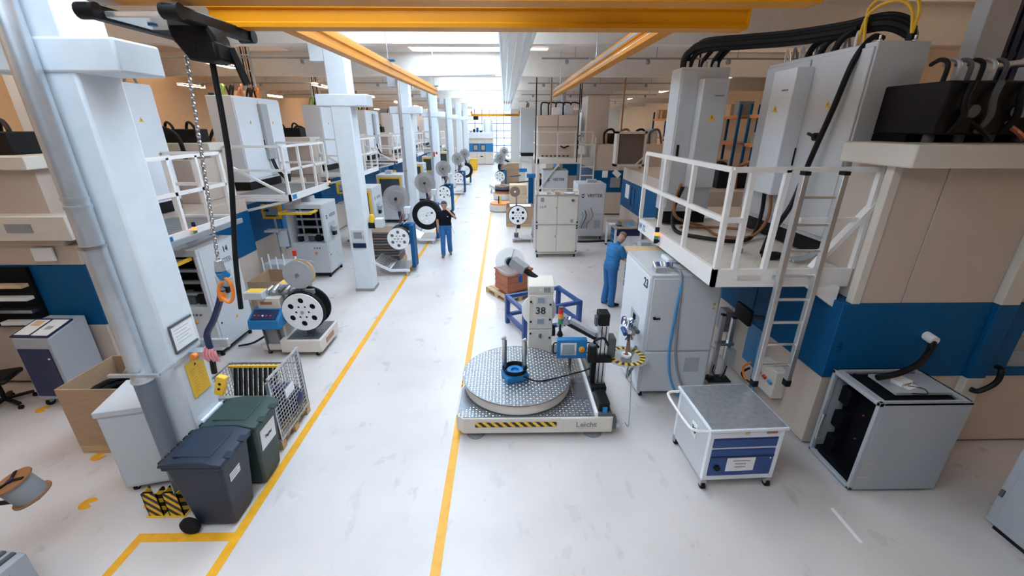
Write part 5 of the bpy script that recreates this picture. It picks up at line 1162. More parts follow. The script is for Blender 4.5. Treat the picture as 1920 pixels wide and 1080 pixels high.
for a in ((-sx - .02, -sy - .02, sx + .02, -sy + .02), (-sx - .02, sy - .02, sx + .02, sy + .02), (-sx - .02, -sy, -sx + .02, sy), (sx - .02, -sy, sx + .02, sy)): rm_.box(a[0], a[1], .56, a[2], a[3], .60)
rm_.build('rim', 'terracotta', kr)
for a in (-.28, .2): B(a, -.2, 0, a + .08, .2, .08).build('runner', 'terracotta', kr)
for i in range(6):
    o = M().lathe([(0, -.03), (.06, -.01), (.08, .02), (.05, .05), (0, .06)], (0, 0, 0), 'z', 10).build('film_wad', 'clear'); o.location = (.2 + random.uniform(-.18, .18), 9.78 + random.uniform(-.12, .12), .53 + .02 * (i % 3))
    tag(o, 'crumpled clear plastic film in the brown crate', 'plastic film', 'film wads in the brown crate')
B(-.3, -.22, .11, .3, .22, .26).build('contents', 'paper', kr)
# ---------------------------------------------------------------- cabinet 23
c3 = T('test_cabinet', 'tall grey test cabinet numbered 23 on casters beside the turntable machine', 'cabinet', (2.56, 6.1, 0))
def K_(nm, m, *b, **k): return B(*b).build(nm, m, c3, world=True, **k)
K_('housing', 'cabgrey', 2.05, 5.48, .12, 3.08, 6.72, 2.05, bevel=.01)
du = K_('upper_door', 'cabgrey', 2.08, 5.455, .86, 3.05, 5.48, 2.0, bevel=.008); dl = K_('lower_door', 'cabgrey', 2.08, 5.455, .15, 3.05, 5.48, .83, bevel=.008)
M().cyl((2.15, 5.455, 1.40), (2.15, 5.43, 1.40), .022, n=12).build('latch', 'black', du, world=True); B(2.13, 5.425, 1.385, 2.23, 5.435, 1.41).build('latch_lever', 'black', du, world=True)
B(2.70, 5.448, .5, 2.92, 5.455, .74).build('vent_grille', 'cabshade', dl, bevel=.003, world=True)
for k in range(2): triangle(c3, (2.99 - 2.56, 5.453 - 6.1, 1.62 - .07 * k), '-y', .05)
K_('side_door', 'cabwhite', 2.035, 5.50, .15, 2.05, 6.70, 2.0, bevel=.006)
text('23', .19, (2.032 - 2.56, 5.64 - 6.1, 1.87), '-x', 'ink', c3)
K_('chute_plate', 'cabshade', 2.028, 5.75, 1.08, 2.035, 6.15, 1.28); M().cyl((2.03, 5.95, 1.1), (1.88, 5.95, 1.02), .09, n=22).build('chute_pipe', 'silver', c3, world=True); K_('chute_slot', 'blackint', 2.024, 5.9, 1.14, 2.03, 6.02, 1.24)
for (x, y) in ((2.12, 5.56), (3.0, 5.56), (2.12, 6.64), (3.0, 6.64)): caster(c3, x - 2.56, y - 6.1, .05)
lg = M(); lg.bar((2.0, 6.2, .1), (2.08, 5.5, .1), .03); lg.build('base_rail', 'alu', c3, world=True)
for k in range(2): cables(c3, [(2.35, 5.75, 2.08), (2.42, 5.5, 2.12), (2.45, 5.42, 1.95), (2.43 + .05 * k, 5.42, 1.4), (2.43 + .1 * k, 5.42, .8), (2.52 + .14 * k, 5.40, .35), (2.70 + .15 * k, 5.34, .06), (2.85 + .1 * k, 5.2, .03)], .017, ('hoseblue', 'midgrey')[k])
K_('valve_block', 'galv', 2.12, 5.56, 2.05, 2.28, 5.72, 2.13, bevel=.01)
for k in range(6): M().cyl((2.14 + .05 * k, 5.6 + .02 * k, 2.10), (2.14 + .05 * k, 5.72, 2.16), .022, n=10).build('valve', ('silver', 'blueframe', 'steel')[k % 3], c3, world=True)
cables(c3, [(2.3, 5.7, 2.1), (2.5, 5.62, 2.09), (2.8, 5.66, 2.08), (3.0, 5.62, 2.08)], .012, 'beech')
K_('top_plinth', 'cabwhite', 2.45, 6.0, 2.05, 2.7, 6.3, 2.12, bevel=.02)
K_('flap', 'beech', 2.1, 6.72, 1.98, 2.8, 7.1, 2.02)
# feed head and hazard-ringed disc in front of cabinet 23
fd = T('wire_guide_disc', 'smoky disc with a black and yellow ring on a feeder arm beside cabinet 23', 'feeder', (1.75, 5.3, 0))
M().cyl((0.07, .06, .45), (0.07, .06, .80), .016, n=12).build('pole', 'steel', fd); M().bar((.07, .06, .80), (.285, .42, .78), .05, .04).build('wall_arm', 'darkgrey', fd); M().bar((.07, .06, .48), (.285, .42, .46), .04, .03).build('wall_arm', 'darkgrey', fd)
ring = M(); 
M().lathe([(.0, 0), (.31, 0), (.31, .006), (0, .006)], (0, 0, .86), 'z', 56).build('disc', 'smoke', fd)
for k in range(36):
    a0 = 2 * PI * k / 36; a1 = 2 * PI * (k + 1) / 36
    q = M(); q.prism([(.20 * math.cos(a0), .20 * math.sin(a0)), (.27 * math.cos(a0), .27 * math.sin(a0)), (.27 * math.cos(a1), .27 * math.sin(a1)), (.20 * math.cos(a1), .20 * math.sin(a1))], .867, .871, 'z'); q.build('ring_segment', 'signyellow' if k % 2 else 'ink', fd)
M().lathe([(.04, 0), (.075, 0), (.075, .03), (.04, .03), (.04, 0)], (0, 0, .87), 'z', 28).build('collar', 'paper', fd); M().cyl((0, 0, .87), (0, 0, 1.1), .02, .012, n=12).build('spike', 'copper', fd); B(-.05, -.05, .75, .07, .06, .86).build('sensor_block', 'black', fd, bevel=.01)
for k in range(9):
    a = .7 * k; M().tube([(.05 + .05 * math.sin(a), .25 + .02 * k, 1.2), (.1 + .1 * math.sin(a), .3 + .03 * math.cos(a), 1.28 + .01 * k), (.14, .35, 1.15 - .02 * k), (.1 + .06 * math.cos(a), .25, 1.0)], .010, 6).build('wire', ('alu', 'blueframe', 'silver')[k % 3], fd)
for k in range(4): M().cyl((.02 + .06 * k, .2, 1.12 + .03 * (k % 2)), (.02 + .06 * k, .36, 1.14), .035, n=12).build('feed_roller', ('blueframe', 'silver', 'steel', 'darkgrey')[k], fd)
M().bar((.05, 0, .82), (.1, .3, 1.05), .04).build('arm', 'darkgrey', fd); M().bar((.1, .3, 1.05), (.3, .5, 1.06), .05).build('arm', 'alu', fd)
M().tube([(.08, -.02, .8), (.06, -.2, .4), (-.02, -.5, .05), (-.1, -.58, .15)], .006, 6).build('wire', 'midgrey', fd)
# alu profile uprights
au = T('profile_stand', 'pair of aluminium profile uprights on a black foot behind cabinet 23', 'stand', (3.55, 6.0, 0))
for k, x in enumerate((-.08, .1)):
    M().box(x - .03, -.03, .02, x + .03, .03, 1.18 - .05 * k).build('profile', 'steel', au); B(x - .034, -.034, 1.18 - .05 * k, x + .034, .034, 1.2 - .05 * k).build('cap', 'black', au)
B(-.18, -.12, 0, .2, .1, .02).build('foot', 'black', au); B(.06, -.12, .35, .18, -.03, .6).build('box', 'cabshade', au); B(-.12, -.05, .65, .16, .05, .7).build('cross_tie', 'steel', au)
M().tube([(-.1, -.05, .3), (-.14, -.12, .2), (0, -.14, .1), (.1, -.08, .3)], .01, 6).build('cable', 'black', au)
# ---------------------------------------------------------------- tool cart
tc = T('tool_cart', 'grey wheeled tool cart with dark blue drawer and door', 'cart', (2.68, 4.12, 0), math.radians(2))
for sx in (-1, 1):
    for sy in (-1, 1): B(sx * .40 - .025, sy * .38 - .025, .14, sx * .40 + .025, sy * .38 + .025, .84).build('leg', 'cabwhite', tc, bevel=.005)
B(-.45, -.43, .84, .45, .43, .875).build('worktop_frame', 'cabwhite', tc, bevel=.006); B(-.43, -.41, .875, .43, .41, .882).build('worktop_mat', 'galv', tc)
B(-.375, -.40, .74, .375, -.36, .84).build('top_rail', 'cabwhite', tc); B(-.375, -.40, .14, .375, -.36, .2).build('bottom_rail', 'cabwhite', tc); B(-.375, -.39, .575, .375, -.37, .605).build('mid_rail', 'cabwhite', tc)
B(-.42, -.36, .16, -.40, .36, .80).build('side_panel', 'cabgrey', tc); B(.40, -.36, .16, .42, .36, .80).build('side_panel', 'cabgrey', tc); B(-.4, .36, .16, .4, .38, .84).build('back_panel', 'cabgrey', tc); B(-.4, -.36, .14, .4, .36, .16).build('bottom_panel', 'cabgrey', tc)
dr = B(-.37, -.405, .61, .37, -.385, .735).build('drawer', 'blueframe', tc, bevel=.004); B(-.36, -.409, .72, .36, -.405, .732).build('drawer_grip', 'darkblue', dr)
do = B(-.37, -.405, .205, .37, -.385, .57).build('door', 'blueframe', tc, bevel=.004); B(-.37, -.412, .47, .37, -.405, .485).build('door_fold', 'darkblue', do)
M().cyl((-.28, -.405, .33), (-.28, -.43, .33), .035, n=18).build('lock', 'black', do); M().cyl((.33, -.405, .45), (.33, -.415, .45), .012, n=8).build('stud', 'silver', do)
sh = B(-.17, -.409, .27, .16, -.405, .46).build('paper_note', 'paper', do)
for k in range(3): B(-.10 + .03 * (k > 0), -.4105, .415 - .045 * k, .10 - .04 * (k > 0), -.409, .422 - .045 * k).build('print_line', 'ink', sh)
B(.22, -.405, .79, .34, -.40, .82).build('maker_plate', 'copper', tc); B(-.03, -.405, .78, .02, -.40, .815).build('sticker', 'beech', tc)
pn = B(-.426, -.12, .50, -.42, .0, .68).build('number_card', 'paper', tc); text('30', .11, (-.428, -.06, .59), '-x', 'ink', tc)
M().tube([(-.45, -.38, .82), (-.58, -.36, .83), (-.63, -.25, .83), (-.63, .25, .83), (-.58, .36, .83), (-.45, .38, .82)], .018, 10).build('push_handle', 'railwhite', tc)
for sx in (-1, 1):
    for sy in (-1, 1): caster(tc, sx * .39, sy * .37, .052)
B(-.42, -.36, .12, -.38, .36, .16).build('side_rail', 'cabgrey', tc)
# ---------------------------------------------------------------- open white cooling box
ob = T('cooling_box', 'white open-sided cooling box with black louvres and a white card on top', 'machine', (4.47, 4.0, 0), 0)
X0, X1, Ya, Yb, Z0, Z1 = -.5, .52, -.37, .31, .04, 1.25
B(X0 + .05, Ya + .05, 0, X1 - .05, Yb - .05, .04).build('plinth', 'black', ob)
fr = M()
for y in (Ya, Yb - .04): fr.box(X0, y, Z0, X0 + .05, y + .04, Z1)
fr.box(X0, Ya, Z0, X0 + .05, Yb, Z0 + .04); fr.box(X0, Ya, Z1 - .05, X0 + .05, Yb, Z1); fr.build('front_frame', 'boxgrey', ob, bevel=.006)
B(X0 + .05, Ya, Z0, X1, Ya + .02, Z1).build('side_panel', 'boxgrey', ob, bevel=.006); B(X0 + .05, Yb - .02, Z0, X1, Yb, Z1).build('side_panel', 'boxgrey', ob); B(X1 - .02, Ya + .02, Z0, X1, Yb - .02, Z1).build('back_panel', 'boxgrey', ob)
B(X0 + .25, Ya + .02, Z0, X0 + .27, Yb - .02, Z1 - .06).build('radiator', 'blackint', ob)
for k in range(3): B(X0 + .12, Yb - .2 + .0, Z0 + .1 + .35 * k, X0 + .24, Yb - .06, Z0 + .32 + .35 * k).build('fan_housing', 'blackint', ob, bevel=.01)
B(X0 + .06, Ya + .04, Z0 + .04, X0 + .24, Yb - .04, Z0 + .1).build('drip_tray', 'blackint', ob)
for k in range(6): M().cyl((X0 + .25, Ya + .16 + .2 * (k % 2), .3 + .17 * k), (X0 + .235, Ya + .16 + .2 * (k % 2), .3 + .17 * k), .009, n=8).build('cap_screw', 'red', ob)
tp = M(); tp.box(X0 + .05, Ya, Z1 - .03, X1, Ya + .05, Z1); tp.box(X0 + .05, Yb - .05, Z1 - .03, X1, Yb, Z1); tp.box(X1 - .06, Ya + .05, Z1 - .03, X1, Yb - .05, Z1); tp.box(X0 + .33, Ya + .18, Z1 - .03, X1 - .06, Yb - .12, Z1); tp.box(X0 + .05, Ya + .05, Z1 - .03, X0 + .09, Yb - .05, Z1)
tp.build('top_panel', 'boxgrey', ob); B(X0 + .09, Ya + .05, Z1 - .08, X1 - .06, Yb - .05, Z1 - .05).build('top_louvre', 'blackint', ob)
M().tube([(X0 - .005, Yb - .1, .3), (X0 - .04, Yb - .1, .32), (X0 - .04, Yb - .1, .62), (X0 - .005, Yb - .1, .64)], .014, 8).build('handle', 'silver', ob)
for z in (.22, .42): B(X0 + .06, Ya - .003, z, X0 + .2, Ya, z + .012).build('tape', 'cartonpale', ob)
cd_ = T('card_box', 'small white card box with dark print on the cooling box', 'box', (4.52, 4.0, 1.25), .3)
B(-.09, -.06, 0, .09, .06, .045).build('card', 'paper', cd_, bevel=.004); B(-.05, -.061, .012, .06, -.06, .03).build('print_bar', 'hosebrown', cd_); B(-.07, -.12, 0, .1, -.06, .004).build('flap', 'paper', cd_)
M().tube([(0, -.07, .008), (.1, -.16, .008), (.02, -.24, .008), (-.12, -.18, .008)], .005, 6).build('cable', 'black', cd_)
br = T('white_cupboard', 'white cupboard with pale blue panel in the near right corner', 'cupboard', (5.62, 2.85, 0))
B(-.47, -.6, .05, .5, .38, 1.2).build('carcass', 'boxgrey', br, bevel=.012); B(-.478, -.55, .12, -.47, .3, 1.1).build('door', 'boxgrey', br, bevel=.004); B(-.482, -.4, .2, -.478, .05, .55).build('blue_panel', 'hoseblue', br); B(-.49, .33, .40, -.47, .36, .48).build('hinge', 'darkgrey', br); B(-.45, -.55, 0, .45, .3, .05).build('plinth', 'black', br)
# ---------------------------------------------------------------- right middle: cream cupboard, lettered cabinets
cc = T('cream_cupboard', 'cream four-door wheeled cupboard with railed top standing in the right bay', 'cupboard', (1.63, 13.35, 0))
W = .665
B(-W, -.33, .17, W, .35, 2.0).build('carcass', 'cream', cc, bevel=.006)
for sx in (-1, 1):
    for (z0, z1) in ((.2, 1.06), (1.10, 1.97)):
        d = B(min(sx * .01, sx * (W - .04)), -.345, z0, max(sx * .01, sx * (W - .04)), -.33, z1).build('door', 'creamlight', cc, bevel=.004)
        if sx < 0: B(-.05, -.352, (z0 + z1) / 2 + .05, -.035, -.345, (z0 + z1) / 2 + .1).build('lock', 'black', d)
    for y in (-.33, .35): B(sx * W - .02, y - .02, .14, sx * W + .02, y + .02, 2.02).build('corner_profile', 'alu', cc)
for z in (.15, 1.08, 2.0): B(-W, -.352, z - .012, W, -.33, z + .012).build('cross_profile', 'alu', cc)
for z in (.2, 1.02, 1.14, .95):
    for sx in (-1, 1): B(sx * (W - .03) - .025, -.36, z, sx * (W - .03) + .025, -.345, z + .04).build('bracket', 'black', cc)
for (x, y) in ((-.6, -.27), (.6, -.27), (-.6, .28), (.6, .28)): caster(cc, x, y, .06)
B(-.53, -.35, 1.8, -.42, -.345, 1.92).build('vent', 'midgrey', cc); B(.42, -.35, 1.15, .51, -.345, 1.25).build('vent', 'midgrey', cc); M().cyl((.47, -.345, 1.84), (.47, -.36, 1.84), .045, n=16).build('main_switch', 'darkgrey', cc)
for k in range(3): B(-.54 + .06 * k, -.35, 1.60, -.515 + .06 * k, -.345, 1.67).build('maker_mark', 'midgrey', cc)
M().cyl((-.37, -.345, 1.66), (-.37, -.349, 1.66), .035, n=16).build('maker_mark', 'cabshade', cc)
rl = M()
for k in range(22): rl.box(-W + .02 + .062 * k - .004, -.33, 2.0, -W + .02 + .062 * k + .004, -.322, 2.1)
rl.box(-W, -.335, 2.09, W, -.32, 2.11); rl.box(-W, .33, 2.09, W, .345, 2.11); rl.box(-W, -.33, 2.02, -W + .015, .34, 2.11); rl.box(W - .015, -.33, 2.02, W, .34, 2.11); rl.build('top_rail', 'creamlight', cc)
bk = T('open_catalogue', 'open white catalogue lying on top of the cream wheeled cupboard', 'catalogue', (2.0, 13.25, 2.012), -.25)
for s in (-1, 1): q = M(); q.box(0, -.12, 0, .16, .12, .02, Matrix.Rotation(-.12 if s > 0 else PI + .12, 4, 'Y') if s > 0 else Matrix.Scale(-1, 4, (1, 0, 0)) @ Matrix.Rotation(-.12, 4, 'Y')); q.build('page_block', 'paper', bk)
tb = tag(B(1.55, 13.15, 2.005, 1.72, 13.35, 2.1).build('parts_tray', 'carton', bevel=.01), 'small brown tray on top of the cream wheeled cupboard', 'tray')
tb2 = tag(B(1.30, 13.2, 2.005, 1.45, 13.4, 2.07).build('parts_tray', 'galv', bevel=.01), 'small metal tray on top of the cream wheeled cupboard', 'tray')
def vcab(lab, x, y, w, d, h=2.05):
    t = T('test_cabinet', lab, 'cabinet', (x, y, 0))
    B(-w / 2, -d / 2, .14, w / 2, d / 2, h).build('housing', 'cabgrey', t, bevel=.015); B(-w / 2 + .03, -d / 2 - .012, .16, w / 2 - .03, -d / 2, .95).build('lower_door', 'cabgrey', t, bevel=.004); B(-w / 2 + .03, -d / 2 - .012, .98, w / 2 - .03, -d / 2, h - .04).build('upper_door', 'cabgrey', t, bevel=.004)
    logo_mark(t, (-w * .30, -d / 2 - .013, h - .42), '-y', .075); text('VESTER', .17, (w * .12, -d / 2 - .012, h - .42), '-y', 'ink', t)
    B(w * .15, -d / 2 - .018, .45, w * .38, -d / 2 - .012, .75).build('vent_grille', 'cabshade', t)
    for k in range(3): B(w / 2, -.1, 1.0 + .1 * k, w / 2 + .03, .0, 1.06 + .1 * k).build('socket', 'black', t)
    for (a, b) in ((-1, -1), (1, -1), (-1, 1), (1, 1)): M().cyl((a * (w / 2 - .08), b * (d / 2 - .08), 0), (a * (w / 2 - .08), b * (d / 2 - .08), .14), .03, n=10).build('foot', 'black', t)
    for k in range(4): M().tube([(-w * .3 + .1 * k, -d / 2 - .01, 1.05 + .05 * k), (-w * .28 + .12 * k, -d / 2 - .08, .9), (-w * .35 + .08 * k, -d / 2 - .06, .6), (-w * .4 + .1 * k, -d / 2 - .012, .45)], .014, 6).build('cable', ('midgrey', 'black', 'cabshade', 'copper')[k], t)
    B(-.1, -.1, h, .25, .15, h + .1).build('top_box', 'cabshade', t, bevel=.01)
    return t
vcab('grey lettered cabinet with looped cables beside the cream wheeled cupboard', 3.12, 15.75, 1.02, 1.05)
vcab('grey lettered cabinet behind the cream wheeled cupboard next to the dark-clothed man', 2.38, 20.6, 1.15, 1.0)
for k in range(3):
    t = T('floor_cable', 'black cables running along the floor behind the cream cupboard to the lettered cabinet', 'cable', (2.9, 14.9, 0), 0, 'floor cables behind the cream cupboard')
    M().tube([(-.4, .05 * k, .025), (0, -.05 + .06 * k, .025), (.5, .06 * k, .025), (1.1, .1 + .05 * k, .025)], .022, 6).build('cable_run', 'black', t)
# reel stand on a low trolley
rs = T('reel_trolley', 'low steel reel trolley with white perforated disc and small brown reel on a pole', 'reel stand', (.55, 15.1, 0))
B(-.3, -.25, .12, .45, .3, .16).build('tray', 'galv', rs)
for (x, y) in ((-.26, -.2), (.4, -.2), (-.26, .25), (.4, .25)): M().cyl((x, y, 0), (x, y, .12), .025, n=10).build('foot', 'galv', rs)
for k in range(9): B(-.2 + .07 * k, -.2, .16, -.17 + .07 * k, .25, .175).build('slat', 'alu', rs)
B(-.17, .0, .16, -.11, .06, 1.9).build('pole', 'steel', rs); B(-.22, -.05, .16, -.06, .1, .3).build('pole_socket', 'darkgrey', rs)
M().lathe([(.1, 0), (.35, 0), (.35, .08), (.1, .08), (.1, 0)], (-.09, -.2, 1.0), 'y', 40).build('rim', 'rubber', rs); reel_disc(rs, (-.09, -.22, 1.0), .33); M().cyl((-.09, -.12, 1.0), (-.13, .04, 1.0), .04, n=10).build('axle', 'black', rs)
M().lathe([(.03, 0), (.18, 0), (.18, .06), (.03, .06), (.03, 0)], (-.2, -.12, 1.82), 'y', 30).build('small_reel', 'coil', rs); M().cyl((-.2, -.16, 1.82), (-.16, .03, 1.82), .03, n=10).build('small_axle', 'paper', rs)
B(-.13, -.1, .5, .0, .0, .62).build('drive', 'black', rs)
M().tube([(.42, .1, .2), (.5, .0, .7), (.52, .1, 1.0), (.46, .2, .6), (.48, .1, .1)], .03, 8).build('hose', 'galv', rs)
# cartons by the lane on the right
carton('open brown carton with white lid sheet on a pallet behind the reel trolley', .62, 18.0, 1.15, 1.1, .80)
lidp = tag(B(.2, 17.6, .81, 1.1, 18.2, .83).build('lid_sheet', 'paper'), 'white sheet lying over the brown carton behind the reel trolley', 'sheet')
cp = T('carton_stack', 'pale carton stack on a pallet beside the blue lift column', 'box', (.62, 20.3, 0))
B(-.42, -.4, 0, .42, .4, .12).build('pallet', 'wood', cp)
for k in range(3): B(-.4, -.38, .12 + .43 * k, .4, .38, .54 + .43 * k).build('carton_layer', 'cartonpale', cp, bevel=.01)
cp2 = T('carton_stack', 'brown carton stack on a pallet near the tall window end of the right bay', 'box', (.35, 28.6, 0))
B(-.65, -.4, 0, .65, .4, .12).build('pallet', 'wood', cp2)
for k in range(4): B(-.62, -.38, .12 + .4 * k, .62, .38, .51 + .4 * k).build('carton_layer', 'carton', cp2, bevel=.01)
def turntable(lab, x, y, tall):
    t = T('coil_turntable', lab, 'machine', (x, y, 0)); M().lathe([(0, .03), (.55, .03), (.56, .06), (.56, .34), (0, .34)], (0, 0, 0), 'z', 40).build('base', 'creamlight', t)
    M().lathe([(0, 0), (.45, 0), (.45, .03), (0, .03)], (0, 0, 0), 'z', 30).build('plinth', 'black', t); M().lathe([(0, .34), (.53, .34), (.53, .40), (0, .40)], (0, 0, 0), 'z', 40).build('orange_rim', 'orange', t)
    for k in range(tall): M().lathe([(.2, 0), (.48, 0), (.48, .09), (.2, .09), (.2, 0)], (0, 0, .40 + .1 * k), 'z', 34).build('coil', ('coil', 'rubber', 'darkgrey')[k % 3], t)
    for k in range(2): B(-.12 + .1 * k, -.3, .40, -.06 + .1 * k, -.22, .75).build('clamp', ('black', 'yellow')[k], t)
    return t
turntable('white coil turntable with orange rim beside the yellow lane, the emptier one', -.22, 21.1, 0); turntable('white coil turntable with orange rim stacked with dark coils', -.1, 24.6, 4)
for i, (x, y) in enumerate(((1.35, 22.2), (1.05, 25.0))):
    t = T('lift_column', 'blue-capped lift column of a coil feeder in the right bay', 'machine', (x, y, 0), 0, 'blue lift columns'); B(-.13, -.12, .02, .13, .12, 1.55).build('column', 'blue' if i == 0 else 'creamlight', t); B(-.25, -.2, 0, .25, .2, .02).build('foot', 'darkgrey', t); B(-.22, -.16, 1.5, .22, .16, 1.68).build('head', 'brightblue', t); M().bar((-.1, 0, 1.3), (-.75, -.1, 1.25), .07).build('arm', 'darkgrey', t)
d1 = dereeler('blue-post reel stand by the right lane edge beside the brown carton stack', -.25, 27.2); d2 = dereeler('blue-post reel stand by the right lane edge before the tall window', .0, 34.0, True)
# yellow container and end machine
yc = T('yellow_container', 'yellow plastic container at the far end of the left lane line', 'container', (-3.0, 42.0, 0)); B(-.35, -.45, .02, .35, .45, .95).build('tub', 'yellow', yc, bevel=.04); B(-.38, -.48, .95, .38, .48, 1.02).build('lid', 'yellow', yc, bevel=.02); B(-.3, -.4, 0, .3, .4, .02).build('foot', 'black', yc)
em = T('end_machine', 'white machine with blue band and two windows below the tall window', 'machine', (-2.55, 48.6, 0))
def E_(nm, m, *b, **k): return B(*b).build(nm, m, em, **k)
E_('plinth', 'black', -1.25, -.95, 0, 1.25, 1, .06)
for k in range(3): E_('lower_panel', 'creamlight', -1.3 + .87 * k, -1, .06, -1.3 + .87 * k + .85, 1, 1.32)
for k in range(3): E_('blue_panel', 'brightblue', -1.3 + .87 * k, -1.01, 1.32, -1.3 + .87 * k + .85, 1, 2.2)
for k in range(3): E_('upper_panel', 'creamlight', -1.3 + .87 * k, -1, 2.2, -1.3 + .87 * k + .85, 1, 2.7)
E_('top_box', 'cabwhite', -1.35, -1.1, 2.7, 1.32, 1, 3.3, bevel=.02)
for k in range(2): E_('window_surround', 'darkblue', -.85 + .8 * k, -1.03, 1.45, -.3 + .8 * k, -1.01, 2.08); E_('window_pane', 'woodtop', -.78 + .8 * k, -1.04, 1.52, -.37 + .8 * k, -1.03, 2.0)
E_('handle', 'black', -.1, -1.03, .8, .2, -1, .9)
for k in range(4): E_('top_unit', ('midgrey', 'black', 'blue', 'black')[k], -1.2 + .35 * k, -.5, 3.3, -.95 + .35 * k, 0, 3.5 + .14 * (k % 3), bevel=.02)
M().lathe([(0, 0), (.5, 0), (.5, 1.2), (.3, 1.5), (0, 1.5)], (.75, .3, 3.3), 'z', 20).build('silo', 'cabgrey', em)
# ---------------------------------------------------------------- presses further along the right side
def press_right(lab, x0, y0, y1, h, tower=None):
    t = T('forming_press', lab, 'machine', (x0 + 2, (y0 + y1) / 2, 0))
    def Q(nm, m, *b, **k): return B(*b).build(nm, m, t, world=True, **k)
    Q('base_skirt', 'black', x0 + .08, y0 + .08, 0, x0 + 4.4, y1 - .05, .05); Q('lower_panel', 'cream', x0, y0, .05, x0 + 4.5, y1, 1.07, bevel=.01); Q('blue_band', 'blue', x0 - .02, y0 - .02, 1.07, x0 + 4.5, y1, 2.06, bevel=.01); Q('upper_panel', 'cream', x0, y0, 2.06, x0 + 4.5, y1, h, bevel=.01)
    if tower: Q('tower', 'cream', *tower, bevel=.015)
    for k in range(4): M().tube([(x0 + .5 + .7 * k, y0 + .5, h), (x0 + .5 + .7 * k, y0 + .5, h + .5), (x0 + .9 + .7 * k, y0 + .6, h + .6), (x0 + 1.1 + .7 * k, y0 + .6, h)], .05, 8).build('hydraulic_hose', ('black', 'copper', 'black', 'darkgrey')[k], t, world=True)
    Q('pump_block', 'black', x0 + .8, y0 + .6, h, x0 + 2.2, y0 + 1.3, h + .45, bevel=.02)
    M().lathe([(0, 0), (.3, 0), (.3, .5), (.2, .65), (0, .65)], (x0 + 2.8, y0 + 1, h), 'z', 18).build('tank', 'cabgrey', t, world=True)
    return t
p2 = press_right('blue-banded beige press with a white sheet behind the man in blue', 4.6, 10.2, 16.7, 2.5)
B(4.575, 15.6, 1.45, 4.58, 16.1, 1.95).build('notice_sheet', 'paper', p2, world=True)
dq = M(); 
for (a, b) in (((14.9, 1.3), (14.9, 1.9)), ((15.3, 1.3), (15.3, 1.9)), ((14.9, 1.9), (15.3, 1.9)), ((14.9, 1.3), (15.3, 1.3))): dq.bar((4.572, a[0], a[1]), (4.572, b[0], b[1]), .02)
dq.build('hatch_outline', 'darkblue', p2, world=True)
p3 = press_right('beige press with a tall hood and blue band beyond the fin cooler', 4.1, 19.9, 24.5, 3.2, (3.75, 20.5, 3.2, 4.75, 22.0, 5.25))
for k, b in enumerate(((4.5, 19.84, 1.75, 4.75, 19.88, 2.05), (4.9, 19.80, 1.3, 5.35, 19.88, 1.75))): B(*b).build(('document_box', 'control_box')[k], ('paper', 'midgrey')[k], p3, world=True)
q = M(); q.box(-.18, -.02, -.12, .18, .02, .12, Matrix.Translation((5.15, 19.8, 1.93)) @ Matrix.Rotation(.7, 4, 'Y')); q.build('tilted_screen', 'paper', p3, world=True)
press_right('beige press with blue band beside the brown carton stack', 3.6, 27.0, 32.0, 2.6, (3.3, 27.8, 2.6, 4.6, 29, 4.9)); press_right('beige press with blue band last on the right before the far wall', 3.4, 36, 42, 2.6)
# fin cooler
fc_ = T('fin_cooler', 'beige framed fin cooler hung above the white-sheeted press', 'cooler', (4.55, 16.0, 2.5))
for x in (-.5, .5): B(x - .04, -.2, .1, x + .04, .2, 1.3).build('frame_post', 'creamlight', fc_)
B(-.54, -.2, 1.22, .54, .2, 1.3).build('frame_top', 'creamlight', fc_); B(-.54, -.2, .1, .54, .2, .18).build('frame_bottom', 'creamlight', fc_); B(-.46, -.12, .18, .46, .16, 1.22).build('core', 'cooler', fc_)
f0 = B(-.004, -.15, .18, .004, -.12, 1.22).build('fin', 'cooler', fc_); f0.location = (-.44, 0, 0); rep(f0, [(-.44 + .055 * k, 0, 0) for k in range(1, 17)], fc_)
for x in (-.4, .4): B(x + .05 - .03, -.05, 0, x + .05 + .03, .05, .1).build('foot', 'creamlight', fc_)
M().bar((.2, -.21, .15), (.5, -.21, .45), .05).build('brace', 'creamlight', fc_)
# platform with big hood
ph_ = T('access_platform', 'beige railed platform on posts carrying a big beige hood in the right bay', 'platform', (2.7, 21.5, 2.5))
PZ = 2.55
for b in ((1.5, 20.0, PZ - .2, 4.05, 20.08, PZ), (1.5, 23.0, PZ - .2, 4.05, 23.08, PZ), (1.5, 20.0, PZ - .2, 1.58, 23.0, PZ)): B(*b).build('fascia', 'creamlight', ph_, world=True)
B(1.5, 20.0, PZ, 4.05, 23.08, PZ + .04).build('deck', 'creamlight', ph_, world=True)
for (x, y) in ((1.55, 20.04), (1.55, 23.0), (2.95, 23.0)): B(x - .06, y - .06, 0, x + .06, y + .06, PZ - .2).build('post', 'creamlight', ph_, world=True)
railing(ph_, [(1.53, 23.0), (1.53, 21.5), (1.53, 20.04), (2.4, 20.04), (3.2, 20.04), (4.0, 20.04)], PZ + .04, m='creamlight')
M().bar((1.6, 20.06, 1.2), (2.5, 20.06, PZ - .2), .1, .06).build('knee_brace', 'creamlight', ph_, world=True)
hd = T('machine_hood', 'big beige two-part hood standing on the beige railed platform', 'machine', (2.55, 21.6, PZ + .04))
for k in range(2): B(-1.0 + .97 * k, -.7, .0, -.05 + .97 * k, 1.1, 1.35).build('lower_panel', 'cream', hd, bevel=.02); B(-1.02 + .98 * k, -.75, 1.35, -.05 + .98 * k, 1.15, 1.85).build('cap_box', 'cream', hd, bevel=.03)
M().tube([(.1, -.72, .5), (.25, -.78, .42), (.4, -.74, .48), (.5, -.72, .5)], .03, 8).build('handle', 'black', hd)
